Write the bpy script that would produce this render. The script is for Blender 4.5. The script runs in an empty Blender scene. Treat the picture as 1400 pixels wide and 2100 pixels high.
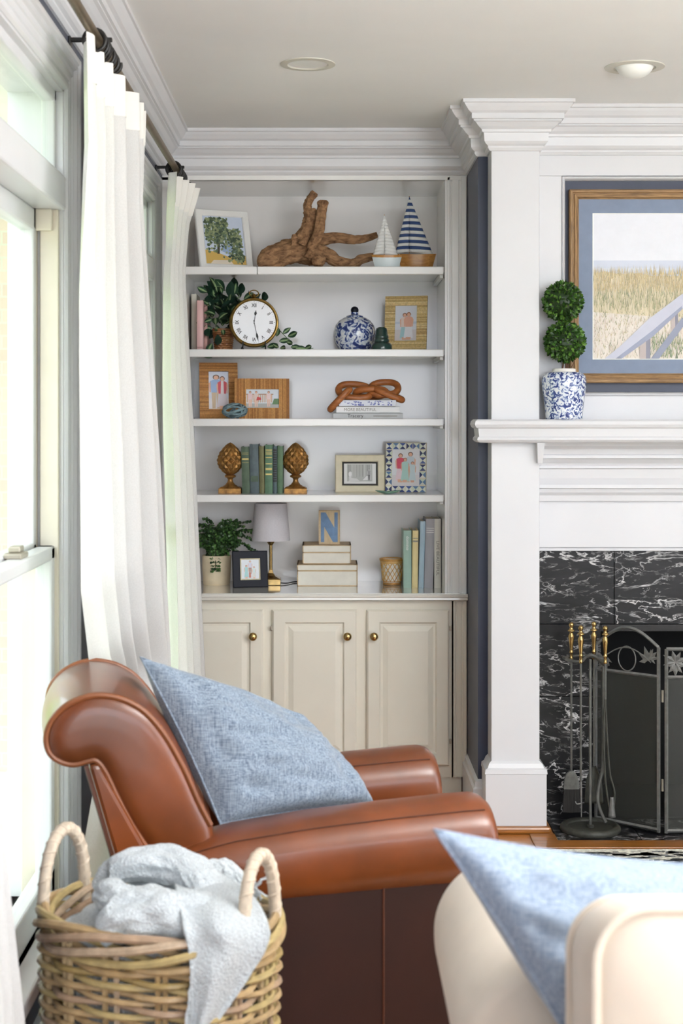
import bpy, bmesh, math, random
from mathutils import Vector, Matrix, noise
PI = math.pi
RN = random.Random(11)
C = bpy.context.scene.collection
SC = bpy.context.scene

# ------------------------------------------------------------------ camera, sky, lights, exposure
F, VX, VY, CH = 3100.0, 672.0, 862.0, 1.40          # focal length and vanishing point in pixels of a 1400x2100 frame, eye height in m
def X(px, Y): return (px - VX) * Y / F
def Z(py, Y): return CH + (VY - py) * Y / F
def at(px, py, Y): return Vector((X(px, Y), Y, Z(py, Y)))

cam_d = bpy.data.cameras.new('camera')
cam = bpy.data.objects.new('camera', cam_d); C.objects.link(cam)
cam.location = (0, 0, CH); cam.rotation_euler = (PI / 2, 0, 0)
cam_d.sensor_fit = 'VERTICAL'; cam_d.sensor_height = 36.0; cam_d.sensor_width = 24.0
cam_d.lens = F / 2100 * 36
cam_d.shift_x = (700 - VX) / 2100; cam_d.shift_y = -(1050 - VY) / 2100
cam_d.clip_start = 0.05; cam_d.clip_end = 100
cam_d.dof.use_dof = True; cam_d.dof.focus_distance = 4.9; cam_d.dof.aperture_fstop = 6.3
SC.camera = cam

SC.view_settings.view_transform = 'Standard'
SC.view_settings.look = 'None'
SC.view_settings.gamma = 1.0
SC.view_settings.exposure = 0.86
SC.view_settings.use_curve_mapping = False
SC.cycles.use_denoising = True
SC.cycles.max_bounces = 10
SC.cycles.diffuse_bounces = 5
SC.cycles.transparent_max_bounces = 12
SC.cycles.sample_clamp_indirect = 6.0

world = bpy.data.worlds.new('sky'); SC.world = world
world.use_nodes = True
wb = world.node_tree.nodes['Background']
wb.inputs[0].default_value = (0.90, 0.96, 1.06, 1.0)
wb.inputs[1].default_value = 3.3

def portal(name, loc, rot, sx, sy):
    l = bpy.data.lights.new(name, 'AREA'); l.shape = 'RECTANGLE'; l.size = sx; l.size_y = sy
    l.cycles.is_portal = True
    o = bpy.data.objects.new(name, l); C.objects.link(o); o.location = loc; o.rotation_euler = rot
    return o
# daylight enters by the left windows, and by the big windows behind and right of the camera
ROOM = dict(x0=-0.62, x1=3.9, y0=-1.6, y1=6.10, h=2.475)
portal('portal_window', (-0.72, 3.14, 1.2), (0, -PI/2, 0), 1.9, 0.75)
portal('portal_window', (-0.72, 4.92, 1.2), (0, -PI/2, 0), 1.9, 0.75)
portal('portal_window', (-0.72, -0.7, 1.2), (0, -PI/2, 0), 1.9, 1.0)
portal('portal_window', (1.65, -1.68, 1.25), (PI/2, 0, 0), 4.3, 2.3)
portal('portal_window', (3.98, 0.9, 1.3), (0, PI/2, 0), 2.1, 2.2)

# fill lamp added to brighten the room off the ceiling, unseen right of frame
bl = bpy.data.lights.new('ceiling_fill', 'AREA'); bl.shape = 'DISK'; bl.size = 1.0; bl.energy = 135; bl.color = (0.96, 0.985, 1.0)
bo_ = bpy.data.objects.new('ceiling_fill', bl); C.objects.link(bo_); bo_.location = (1.9, 1.3, 1.78); bo_.rotation_euler = (math.radians(180), 0, 0)

# ------------------------------------------------------------------ helpers
def lin(c):
    o = []
    for v in c[:3]:
        v = v / 255.0
        o.append(v / 12.92 if v <= 0.04045 else ((v + 0.055) / 1.055) ** 2.4)
    return (*o, 1.0)
MATS = {}
def new_mat(name):
    m = bpy.data.materials.new(name); m.use_nodes = True
    nt = m.node_tree; b = nt.nodes['Principled BSDF']
    MATS[name] = m
    return m, nt, b
def nd(nt, typ, **kw):
    n = nt.nodes.new(typ)
    for k, v in kw.items():
        if k in n.inputs: n.inputs[k].default_value = v
        else: setattr(n, k, v)
    return n
def coords(nt, scale=(1, 1, 1), rot=(0, 0, 0), kind='Object'):
    t = nd(nt, 'ShaderNodeTexCoord'); m = nd(nt, 'ShaderNodeMapping')
    m.inputs['Scale'].default_value = scale; m.inputs['Rotation'].default_value = rot
    nt.links.new(t.outputs[kind], m.inputs['Vector'])
    return m.outputs['Vector']
def ramp(nt, stops, interp='LINEAR'):
    r = nd(nt, 'ShaderNodeValToRGB'); e = r.color_ramp
    e.interpolation = interp
    while len(e.elements) < len(stops): e.elements.new(0.5)
    for el, (p, c) in zip(e.elements, stops):
        el.position = p; el.color = c
    return r
def noise_tex(nt, vec, scale, detail=4, rough=0.55, dist=0.0):
    n = nd(nt, 'ShaderNodeTexNoise'); n.inputs['Scale'].default_value = scale
    n.inputs['Detail'].default_value = detail; n.inputs['Roughness'].default_value = rough
    n.inputs['Distortion'].default_value = dist
    nt.links.new(vec, n.inputs['Vector'])
    return n.outputs['Fac']
def add_bump(nt, b, h, strength, dist=0.002):
    bp = nd(nt, 'ShaderNodeBump'); bp.inputs['Strength'].default_value = strength; bp.inputs['Distance'].default_value = dist
    nt.links.new(h, bp.inputs['Height']); nt.links.new(bp.outputs['Normal'], b.inputs['Normal'])
def sc(c, k): return tuple(max(0, min(255, v * k)) for v in c)
def M(name, col, rough=0.5, metal=0.0, var=0.05, scale=8.0, bump=0.0, bscale=150.0, coat=0.0, stretch=(1, 1, 1), sheen=0.0, bdist=0.002, spec=0.5):
    m, nt, b = new_mat(name)
    v = coords(nt, stretch)
    r = ramp(nt, [(0.3, lin(sc(col, 1 - var))), (0.7, lin(sc(col, 1 + var)))])
    nt.links.new(noise_tex(nt, v, scale), r.inputs[0])
    nt.links.new(r.outputs[0], b.inputs['Base Color'])
    b.inputs['Roughness'].default_value = rough; b.inputs['Metallic'].default_value = metal
    b.inputs['Coat Weight'].default_value = coat; b.inputs['Coat Roughness'].default_value = 0.08
    b.inputs['Specular IOR Level'].default_value = spec
    if sheen: b.inputs['Sheen Weight'].default_value = sheen
    if bump: add_bump(nt, b, noise_tex(nt, v, bscale, 6), bump, bdist)
    return m
def M_wood(name, c0, c1, rough=0.4, stretch=(2, 40, 40), scale=3.0, bump=0.15, coat=0.0):
    m, nt, b = new_mat(name)
    v = coords(nt, stretch)
    n = noise_tex(nt, v, scale, 8, 0.6, 0.4)
    r = ramp(nt, [(0.28, lin(c0)), (0.72, lin(c1))])
    nt.links.new(n, r.inputs[0]); nt.links.new(r.outputs[0], b.inputs['Base Color'])
    b.inputs['Roughness'].default_value = rough; b.inputs['Coat Weight'].default_value = coat
    if bump: add_bump(nt, b, n, bump, 0.002)
    return m
def M_attr(name, rough=0.55, var=0.08, scale=60.0, bump=0.0, bscale=300, metal=0.0, coat=0.0, trans=0.0):
    """colour from the mesh's own colour attribute (print, dyed strands), with a little noise"""
    m, nt, b = new_mat(name)
    a = nd(nt, 'ShaderNodeAttribute'); a.attribute_name = 'Col'
    h = nd(nt, 'ShaderNodeHueSaturation')
    v = coords(nt)
    mr = nd(nt, 'ShaderNodeMapRange'); mr.inputs['From Min'].default_value = 0.3; mr.inputs['From Max'].default_value = 0.7
    mr.inputs['To Min'].default_value = 1 - var; mr.inputs['To Max'].default_value = 1 + var
    nt.links.new(noise_tex(nt, v, scale), mr.inputs['Value'])
    nt.links.new(mr.outputs[0], h.inputs['Value']); nt.links.new(a.outputs['Color'], h.inputs['Color'])
    nt.links.new(h.outputs[0], b.inputs['Base Color'])
    b.inputs['Roughness'].default_value = rough; b.inputs['Metallic'].default_value = metal; b.inputs['Coat Weight'].default_value = coat
    if bump: add_bump(nt, b, noise_tex(nt, v, bscale), bump)
    return m

ROOTM = {}
class MB:
    def __init__(s): s.v = []; s.f = []; s.c = []
    def add(s, vs, fs, col=None):
        o = len(s.v); s.v += [tuple(p) for p in vs]
        for f in fs: s.f.append(tuple(i + o for i in f)); s.c.append(col)
        return s
    def box(s, x0, x1, y0, y1, z0, z1, col=None):
        vs = [(x, y, z) for x in (x0, x1) for y in (y0, y1) for z in (z0, z1)]
        return s.add(vs, [(0, 1, 3, 2), (4, 6, 7, 5), (0, 4, 5, 1), (2, 3, 7, 6), (0, 2, 6, 4), (1, 5, 7, 3)], col)
    def loft(s, rings, closed=True, cap0=True, cap1=True, col=None):
        n = len(rings[0]); vs = [p for r in rings for p in r]; fs = []
        for i in range(len(rings) - 1):
            for j in range(n if closed else n - 1):
                a, b = i * n + j, i * n + (j + 1) % n
                fs.append((a, b, b + n, a + n))
        if cap0 and closed: fs.append(tuple(reversed(range(n))))
        if cap1 and closed: fs.append(tuple(range((len(rings) - 1) * n, len(rings) * n)))
        return s.add(vs, fs, col)
    def prism(s, poly, a, b, ax='y', col=None):
        def p(q, t):
            return (q[0], t, q[1]) if ax == 'y' else ((t, q[0], q[1]) if ax == 'x' else (q[0], q[1], t))
        return s.loft([[p(q, a) for q in poly], [p(q, b) for q in poly]], col=col)
    def lathe(s, prof, n=32, c=(0, 0, 0), cap0=True, cap1=True, col=None, rfun=None):
        rings = []
        for k, (r, z) in enumerate(prof):
            rings.append([(c[0] + r * (rfun(i / n, z) if rfun else 1) * math.cos(2 * PI * i / n), c[1] + r * (rfun(i / n, z) if rfun else 1) * math.sin(2 * PI * i / n), c[2] + z) for i in range(n)])
        return s.loft(rings, True, cap0, cap1, col)
    def tube(s, path, r, n=8, closed=False, col=None, flat=1.0, caps=True):
        P = [Vector(p) for p in path]; N = len(P); rings = []
        up = None
        for i in range(N):
            if closed: t = P[(i + 1) % N] - P[i - 1]
            else: t = P[min(i + 1, N - 1)] - P[max(i - 1, 0)]
            if t.length < 1e-9: t = Vector((0, 0, 1))
            t.normalize()
            if up is None:
                up = Vector((0, 0, 1)) if abs(t.z) < 0.9 else Vector((1, 0, 0))
            up = up - t * up.dot(t)
            if up.length < 1e-6: up = t.orthogonal()
            up.normalize(); sd = t.cross(up)
            rr = r(i / max(1, N - 1)) if callable(r) else r
            rings.append([P[i] + up * (rr * math.cos(2 * PI * k / n)) + sd * (rr * flat * math.sin(2 * PI * k / n)) for k in range(n)])
        if closed: rings.append(rings[0])
        return s.loft(rings, True, caps and not closed, caps and not closed, col)
    def grid(s, fn, nu, nv, col=None, wrapu=False):
        vs = [fn(i / nu, j / nv) for j in range(nv + 1) for i in range(nu + (0 if wrapu else 1))]
        w = nu if wrapu else nu + 1; fs = []
        for j in range(nv):
            for i in range(nu):
                a = j * w + i; b = j * w + (i + 1) % w
                fs.append((a, b, b + w, a + w))
        return s.add(vs, fs, col)
    def poly(s, pts, y, col):      # flat print: x, z polygon at depth y, facing -y
        return s.add([(p[0], y, p[1]) for p in pts], [tuple(range(len(pts)))], col)
    def ball(s, c, r, n=16, m=10, col=None, sq=(1, 1, 1)):
        return s.grid(lambda u, v: (c[0] + sq[0] * r * math.sin(PI * v) * math.cos(2 * PI * u), c[1] + sq[1] * r * math.sin(PI * v) * math.sin(2 * PI * u), c[2] - sq[2] * r * math.cos(PI * v)), n, m, col, True)
    def build(s, name, mat, parent=None, smooth=False, bevel=0.0, world=False, angle=40, seg=2, fixn=True):
        me = bpy.data.meshes.new(name)
        vs = s.v
        if world and parent is not None:
            iv = ROOTM[parent.name].inverted(); vs = [iv @ Vector(p) for p in vs]
        me.from_pydata(vs, [], s.f); me.update()
        if fixn:
            bm = bmesh.new(); bm.from_mesh(me)
            bmesh.ops.recalc_face_normals(bm, faces=bm.faces); bm.to_mesh(me); bm.free()
        if any(c is not None for c in s.c):
            at_ = me.color_attributes.new('Col', 'FLOAT_COLOR', 'CORNER')
            cols = []
            cache = {}
            for p in me.polygons:
                c = s.c[p.index]
                if c not in cache: cache[c] = lin(c if c is not None else (128, 128, 128))
                for _ in p.loop_indices: cols += cache[c]
            at_.data.foreach_set('color', cols)
        if smooth:
            me.polygons.foreach_set('use_smooth', [True] * len(me.polygons))
            if angle: me.set_sharp_from_angle(angle=math.radians(angle))
        me.materials.append(MATS[mat] if isinstance(mat, str) else mat)
        o = bpy.data.objects.new(name, me); C.objects.link(o)
        if parent is not None: o.parent = parent
        if bevel:
            b = o.modifiers.new('bevel', 'BEVEL'); b.width = bevel; b.segments = seg; b.limit_method = 'ANGLE'; b.angle_limit = math.radians(35)
        return o
def tag(o, label, cat, group=None, kind=None):
    o['label'] = label; o['category'] = cat
    if group: o['group'] = group
    if kind: o['kind'] = kind
    return o
def struct(o, label=None):
    o['kind'] = 'structure'
    if label: o['label'] = label
    return o
def thing(name, label, cat, loc=(0, 0, 0), rz=0.0, group=None, lean=0.0):
    o = bpy.data.objects.new(name, None); C.objects.link(o); o.empty_display_size = 0.05
    o.location = loc; o.rotation_euler = (lean, 0, rz)
    ROOTM[o.name] = Matrix.Translation(Vector(loc)) @ Matrix.Rotation(rz, 4, 'Z') @ Matrix.Rotation(lean, 4, 'X')
    return tag(o, label, cat, group)
def sroot(name, loc, label=None):
    o = bpy.data.objects.new(name, None); C.objects.link(o); o.location = loc
    ROOTM[o.name] = Matrix.Translation(Vector(loc))
    return struct(o, label)
def text_mesh(s, size, bold=0.0, extr=0.0003):
    cu = bpy.data.curves.new('lettering', 'FONT'); cu.body = s; cu.size = size; cu.align_x = 'CENTER'; cu.align_y = 'CENTER'
    cu.extrude = extr; cu.resolution_u = 3; cu.offset = size * bold
    o = bpy.data.objects.new('lettering', cu); C.objects.link(o)
    dg = bpy.context.evaluated_depsgraph_get()
    me = bpy.data.meshes.new_from_object(o.evaluated_get(dg))
    bpy.data.objects.remove(o); bpy.data.curves.remove(cu)
    return me
def text(name, s, size, mat, parent, loc, rot, sx=1.0, bold=0.0):
    me = text_mesh(s, size, bold); me.name = name; me.materials.clear(); me.materials.append(MATS[mat])
    o = bpy.data.objects.new(name, me); C.objects.link(o); o.parent = parent
    o.location = loc; o.rotation_euler = rot; o.scale = (sx, 1, 1)
    return o
def sweep(path, prof, closed=False):
    """path: plan points with the wall on its right-hand side; prof: (out, z). Mitred moulding; out is measured to the left of travel."""
    m = MB(); n = len(path); rings = []
    for i in range(n):
        p = Vector(path[i])
        d0 = (p - Vector(path[i - 1])).normalized() if i > 0 or closed else None
        d1 = (Vector(path[(i + 1) % n]) - p).normalized() if i < n - 1 or closed else None
        if d0 is None: d0 = d1
        if d1 is None: d1 = d0
        n0 = Vector((-d0.y, d0.x)); n1 = Vector((-d1.y, d1.x))
        mt = (n0 + n1); k = 2.0 / max(0.05, mt.dot(mt)); mt = mt * k
        mt = mt / 1.0
        rings.append([(p.x + mt.x * o, p.y + mt.y * o, z) for o, z in prof])
    if closed: rings.append(rings[0])
    return m.loft(rings, True, not closed, not closed)
def smooth_path(pts, n):
    """Catmull-Rom through the points"""
    P = [Vector(p) for p in pts]; out = []
    m = len(P) - 1
    for i in range(n + 1):
        t = i / n * m; k = min(int(t), m - 1); u = t - k
        p0, p1, p2, p3 = P[max(k - 1, 0)], P[k], P[k + 1], P[min(k + 2, m)]
        out.append(0.5 * ((2 * p1) + (p2 - p0) * u + (2 * p0 - 5 * p1 + 4 * p2 - p3) * u * u + (3 * p1 - p0 - 3 * p2 + p3) * u ** 3))
    return out
def lerp_tab(tab, t):
    if t <= tab[0][0]: return tab[0][1]
    for (a, x), (b, y) in zip(tab, tab[1:]):
        if t <= b: return x + (y - x) * (t - a) / (b - a)
    return tab[-1][1]
def copy_tree(o, parent=None):
    c = o.copy(); C.objects.link(c); c.parent = parent
    for ch in o.children: copy_tree(ch, c)
    return c

# ------------------------------------------------------------------ materials
M('white_trim', (215, 215, 218), 0.32, var=0.012, scale=3, bump=0.03, bscale=60)
M('cream_paint', (230, 225, 211), 0.33, var=0.015, scale=3, bump=0.03, bscale=60)
M('shelf_paint', (236, 235, 233), 0.2, var=0.012, scale=3, bump=0.05, bscale=40, coat=0.3)
M('gloss_back', (240, 237, 235), 0.16, var=0.012, scale=3, bump=0.10, bscale=22, coat=0.5, stretch=(1, 1, 0.6))
M('counter_paint', (228, 226, 218), 0.08, var=0.01, scale=3, coat=0.8)
M('ceiling_paint', (238, 239, 238), 0.9, var=0.01, scale=2)
M('wall_grey', (74, 78, 92), 0.5, var=0.03, scale=4, bump=0.05, bscale=90)
M('navy_paint', (50, 57, 80), 0.42, var=0.05, scale=5, bump=0.08, bscale=90)
M('wall_pale', (205, 206, 208), 0.8, var=0.01, scale=2)
M('vinyl_beige', (222, 212, 196), 0.4, var=0.02)
M('black_iron', (32, 30, 29), 0.45, metal=0.3, var=0.15, scale=60, bump=0.1, bscale=200)
M('dark_iron', (62, 62, 56), 0.55, metal=0.35, var=0.12, scale=50, bump=0.2, bscale=300)
M('tool_iron', (96, 96, 92), 0.5, metal=0.4, var=0.12, scale=50, bump=0.2, bscale=300)
M('grey_iron', (120, 120, 118), 0.45, metal=0.45, var=0.1, scale=50, bump=0.15, bscale=300)
M('rod_bronze', (122, 106, 82), 0.35, metal=0.7, var=0.08, scale=40)
M('brass', (176, 148, 98), 0.24, metal=1.0, var=0.12, scale=40)
M('old_brass', (140, 112, 58), 0.34, metal=0.85, var=0.2, scale=60, bump=0.06, bscale=200)
M('gold_leaf', (150, 110, 60), 0.36, metal=0.65, var=0.25, scale=45, bump=0.12, bscale=250)
M('leather', (106, 53, 22), 0.32, var=0.16, scale=5, bump=0.10, bscale=420, coat=0.22, bdist=0.001)
M('leather_seam', (74, 36, 18), 0.5, var=0.1)
M('leather_welt', (122, 70, 38), 0.4, var=0.1)
M('white_cloth', (232, 230, 224), 0.85, var=0.01)
M('sofa_cloth', (206, 193, 177), 0.9, var=0.015, scale=14, bump=0.12, bscale=600, sheen=0.2)
M('terry', (220, 227, 231), 0.95, var=0.07, scale=240, bump=1.0, bscale=260, sheen=0.3, bdist=0.009)
M('black_soot', (12, 12, 12), 0.8, var=0.3, scale=12, bump=0.4, bscale=30)
M('glass_white', (238, 240, 236), 0.35, var=0.01)
M('light_trim', (206, 204, 192), 0.45, var=0.02)
M('page_paper', (236, 228, 210), 0.8, var=0.05, scale=500, stretch=(1, 1, 0.05))
M('ink', (52, 50, 48), 0.7, var=0.05)
M('ink_pale', (150, 146, 138), 0.7, var=0.05)
M('ink_white', (244, 244, 240), 0.6, var=0.02)
M('navy_wood', (15, 18, 32), 0.55, var=0.1, scale=20, spec=0.3)
M('ivory', (226, 216, 188), 0.55, var=0.03, scale=30)
M('pale_frame', (232, 231, 228), 0.4, var=0.02)
M('mat_board', (128, 141, 164), 0.75, var=0.02, scale=30, bump=0.05, bscale=500)
M('linen_cream', (222, 206, 170), 0.8, var=0.04, scale=200)
M('box_white', (240, 236, 224), 0.6, var=0.02, scale=20)
M('lamp_shade', (206, 202, 206), 0.85, var=0.02, scale=200, bump=0.1, bscale=500)
M('pot_clay', (214, 198, 168), 0.7, var=0.08, scale=9, bump=0.1, bscale=60)
M('soil', (48, 36, 26), 0.95, var=0.3, scale=80, bump=0.5, bscale=150)
M('green_glass', (40, 66, 60), 0.12, var=0.1, scale=20, coat=0.6)
M('green_dish', (120, 156, 136), 0.2, var=0.08, scale=30, coat=0.4)
M('knot_rope', (112, 134, 140), 0.7, var=0.2, scale=60, bump=0.3, bscale=200)
M('sail_white', (238, 238, 236), 0.8, var=0.02, scale=60, bump=0.05, bscale=300)
M('white_enamel', (226, 236, 238), 0.35, var=0.03)
M('stem_brown', (96, 62, 40), 0.7, var=0.2, scale=60, bump=0.3, bscale=120)
M('green_stem', (86, 118, 60), 0.6, var=0.2, scale=60)
M('cord_black', (26, 26, 26), 0.5, var=0.1)
M('clock_white', (236, 237, 240), 0.3, var=0.01, coat=0.3)
M('candle_white', (240, 236, 230), 0.4, var=0.02)
M('brush_hair', (30, 28, 26), 0.85, var=0.3, scale=90, bump=0.6, bscale=200, stretch=(1, 1, 0.05))
M('rug_cream', (214, 210, 196), 0.95, var=0.2, scale=60, bump=0.5, bscale=250)
M('rattan_wrap', (196, 180, 160), 0.55, var=0.08, scale=60, bump=0.2, bscale=200)
M('lawn', (178, 182, 146), 0.95, var=0.25, scale=3, bump=0.4, bscale=40)
M('hedge_green', (158, 176, 108), 0.9, var=0.35, scale=7, bump=0.6, bscale=30)
M('pale_stone', (206, 202, 194), 0.9, var=0.06, scale=2, bump=0.2, bscale=20)
M('porch_white', (240, 240, 236), 0.6, var=0.02)
M('rust_tag', (150, 112, 100), 0.7, var=0.06)
M('pink_book', (216, 176, 174), 0.6, var=0.04); M('rose_book', (182, 140, 134), 0.6, var=0.04); M('cream_book', (222, 218, 204), 0.6, var=0.03)
M('green_book', (82, 98, 80), 0.7, var=0.1, scale=30); M('slate_book', (86, 98, 102), 0.7, var=0.12, scale=30); M('olive_book', (110, 108, 74), 0.7, var=0.1, scale=30)
M('sage_book', (92, 122, 98), 0.7, var=0.1, scale=30); M('steel_book', (88, 104, 108), 0.7, var=0.12, scale=30); M('moss_book', (94, 120, 92), 0.7, var=0.1, scale=30)
M('mint_book', (164, 194, 180), 0.5, var=0.03); M('yellow_book', (240, 222, 164), 0.5, var=0.03); M('sky_book', (180, 206, 222), 0.5, var=0.03)
M('grey_book', (172, 172, 178), 0.5, var=0.03); M('white_book', (230, 228, 218), 0.5, var=0.03); M('spine_dark', (30, 30, 32), 0.7, var=0.05)
M('silver_book', (198, 200, 202), 0.5, var=0.03); M('bright_book', (242, 242, 244), 0.45, var=0.02)
M('gilt', (196, 176, 110), 0.45, metal=0.3, var=0.1)
M('block_blue', (112, 142, 178), 0.6, var=0.08, scale=40)
M('metal_dull', (168, 160, 146), 0.4, metal=0.7, var=0.1)
M_wood('floor_wood', (110, 66, 26), (172, 112, 52), 0.28, (3, 40, 3), 3.0, 0.08, coat=0.3)
M_wood('hearth_wood', (112, 66, 20), (170, 108, 44), 0.3, (3, 30, 30), 3.0, 0.08, coat=0.3)
M_wood('frame_wood', (96, 68, 38), (178, 140, 92), 0.5, (5, 60, 60), 3.0, 0.25)
M_wood('frame_wood_v', (96, 68, 38), (178, 140, 92), 0.5, (60, 60, 5), 3.0, 0.25)
M_wood('driftwood', (84, 54, 34), (190, 146, 104), 0.85, (12, 30, 26), 3.0, 1.0)
M_wood('hull_wood', (164, 104, 44), (214, 158, 84), 0.35, (8, 40, 40), 3, 0.05, coat=0.2)
M_wood('chain_wood', (140, 78, 34), (186, 114, 58), 0.42, (10, 10, 30), 3, 0.05, coat=0.1)
M_wood('box_wood', (186, 158, 120), (218, 194, 156), 0.6, (8, 50, 50), 4, 0.1)
M_wood('block_wood', (196, 172, 134), (222, 202, 166), 0.6, (50, 50, 6), 4, 0.1)
M_attr('print', 0.35, 0.02, 30)
M_attr('raffia', 0.6, 0.2, 180, 0.4, 300)
M_attr('wicker', 0.42, 0.22, 45, 0.25, 260, coat=0.1)
M_attr('leaf', 0.4, 0.18, 50)
M_attr('mosaic', 0.25, 0.12, 40, coat=0.3)
def special_mats():
    # black marble with white veins
    m, nt, b = new_mat('marble')
    v = coords(nt, (0.8, 1, 2.2), (0, -0.35, 0))
    warp = nd(nt, 'ShaderNodeTexNoise'); warp.inputs['Scale'].default_value = 5; warp.inputs['Detail'].default_value = 5
    nt.links.new(v, warp.inputs['Vector'])
    mx = nd(nt, 'ShaderNodeMix', data_type='VECTOR'); mx.inputs['Factor'].default_value = 0.12
    nt.links.new(v, mx.inputs['A']); nt.links.new(warp.outputs['Color'], mx.inputs['B'])
    def vein(scale, width, gate):
        f = noise_tex(nt, mx.outputs['Result'], scale, 5, 0.6, 0.6)
        s = nd(nt, 'ShaderNodeMath', operation='SUBTRACT'); s.inputs[1].default_value = 0.5
        a = nd(nt, 'ShaderNodeMath', operation='ABSOLUTE')
        nt.links.new(f, s.inputs[0]); nt.links.new(s.outputs[0], a.inputs[0])
        r = ramp(nt, [(0.0, (1, 1, 1, 1)), (width, (0, 0, 0, 1))])
        nt.links.new(a.outputs[0], r.inputs[0])
        g = ramp(nt, [(gate, (0, 0, 0, 1)), (gate + 0.16, (1, 1, 1, 1))])
        nt.links.new(noise_tex(nt, v, scale * 0.8, 3), g.inputs[0])
        k = nd(nt, 'ShaderNodeMath', operation='MULTIPLY')
        nt.links.new(r.outputs[0], k.inputs[0]); nt.links.new(g.outputs[0], k.inputs[1])
        return k.outputs[0]
    a1 = vein(5.5, 0.016, 0.40); a2 = vein(13, 0.022, 0.46)
    ad = nd(nt, 'ShaderNodeMath', operation='MULTIPLY_ADD'); ad.use_clamp = True
    nt.links.new(a2, ad.inputs[0]); ad.inputs[1].default_value = 0.6; nt.links.new(a1, ad.inputs[2])
    base = ramp(nt, [(0.3, lin((12, 12, 14))), (0.75, lin((32, 32, 34)))])
    nt.links.new(noise_tex(nt, v, 14, 6), base.inputs[0])
    mc = nd(nt, 'ShaderNodeMix', data_type='RGBA')
    nt.links.new(ad.outputs[0], mc.inputs['Factor']); nt.links.new(base.outputs[0], mc.inputs['A']); mc.inputs['B'].default_value = lin((214, 212, 212))
    nt.links.new(mc.outputs['Result'], b.inputs['Base Color']); b.inputs['Roughness'].default_value = 0.3; b.inputs['Specular IOR Level'].default_value = 0.3
    # blue and white porcelain
    for nm, sc_, th in (('porcelain_fine', 62, 0.50), ('porcelain_bold', 40, 0.485)):
        m, nt, b = new_mat(nm)
        v = coords(nt)
        r = ramp(nt, [(th - 0.10, lin((232, 236, 240))), (th, lin((200, 212, 230))), (th + 0.03, lin((92, 112, 168))), (th + 0.12, lin((42, 56, 118)))])
        f1 = noise_tex(nt, v, sc_, 3, 0.5, 1.6)
        nt.links.new(f1, r.inputs[0])
        nt.links.new(r.outputs[0], b.inputs['Base Color']); b.inputs['Roughness'].default_value = 0.12; b.inputs['Coat Weight'].default_value = 0.5
    # linen: two crossing thread noises
    for nm, c0, c1 in (('linen_blue', (78, 90, 108), (146, 159, 172)), ('linen_pale', (104, 118, 138), (152, 164, 180))):
        m, nt, b = new_mat(nm)
        v1 = coords(nt, (18, 260, 260)); v2 = coords(nt, (260, 260, 18))
        n1 = noise_tex(nt, v1, 1.6, 3); n2 = noise_tex(nt, v2, 1.6, 3)
        ad = nd(nt, 'ShaderNodeMath', operation='ADD'); nt.links.new(n1, ad.inputs[0]); nt.links.new(n2, ad.inputs[1])
        hf = nd(nt, 'ShaderNodeMath', operation='MULTIPLY'); hf.inputs[1].default_value = 0.5; nt.links.new(ad.outputs[0], hf.inputs[0])
        r = ramp(nt, [(0.36, lin(c0)), (0.64, lin(c1))]); nt.links.new(hf.outputs[0], r.inputs[0])
        nt.links.new(r.outputs[0], b.inputs['Base Color']); b.inputs['Roughness'].default_value = 0.9; b.inputs['Sheen Weight'].default_value = 0.25
        add_bump(nt, b, hf.outputs[0], 0.5, 0.0015)
    # window pane: lets daylight straight through, reflects a little
    m, nt, b = new_mat('pane')
    t = nd(nt, 'ShaderNodeBsdfTransparent'); t.inputs[0].default_value = (0.96, 0.98, 0.97, 1)
    g = nd(nt, 'ShaderNodeBsdfGlossy'); g.inputs['Roughness'].default_value = 0.02
    mx = nd(nt, 'ShaderNodeMixShader'); out = nt.nodes['Material Output']
    mx.inputs[0].default_value = 0.06; nt.links.new(t.outputs[0], mx.inputs[1]); nt.links.new(g.outputs[0], mx.inputs[2])
    nt.links.new(mx.outputs[0], out.inputs[0]); nt.nodes.remove(b)
    # fire screen wire mesh
    m, nt, b = new_mat('wire_mesh')
    v = coords(nt, (1, 1, 1))
    ck = nd(nt, 'ShaderNodeTexBrick'); ck.inputs['Scale'].default_value = 260; ck.offset = 0
    nt.links.new(v, ck.inputs['Vector'])
    t = nd(nt, 'ShaderNodeBsdfTransparent'); mx = nd(nt, 'ShaderNodeMixShader'); out = nt.nodes['Material Output']
    b.inputs['Base Color'].default_value = lin((46, 47, 43)); b.inputs['Roughness'].default_value = 0.6
    mx.inputs[0].default_value = 0.22
    nt.links.new(b.outputs[0], mx.inputs[1]); nt.links.new(t.outputs[0], mx.inputs[2]); nt.links.new(mx.outputs[0], out.inputs[0])
    # curtain: diffuse and translucent cotton
    m, nt, b = new_mat('curtain')
    v = coords(nt, (1, 1, 1))
    r = ramp(nt, [(0.3, lin((222, 221, 219))), (0.7, lin((230, 229, 227)))]); nt.links.new(noise_tex(nt, v, 300, 3), r.inputs[0])
    d = nd(nt, 'ShaderNodeBsdfDiffuse'); tl = nd(nt, 'ShaderNodeBsdfTranslucent'); mx = nd(nt, 'ShaderNodeMixShader'); mx.inputs[0].default_value = 0.24
    nt.links.new(r.outputs[0], d.inputs[0]); nt.links.new(r.outputs[0], tl.inputs[0])
    nt.links.new(d.outputs[0], mx.inputs[1]); nt.links.new(tl.outputs[0], mx.inputs[2])
    nt.links.new(mx.outputs[0], nt.nodes['Material Output'].inputs[0]); nt.nodes.remove(b)
    # pale brick of the house wing outside
    m, nt, b = new_mat('brick_outside')
    v = coords(nt, (1, 1, 1), (PI / 2, 0, 0))
    bk = nd(nt, 'ShaderNodeTexBrick'); bk.inputs['Scale'].default_value = 4.2
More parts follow.
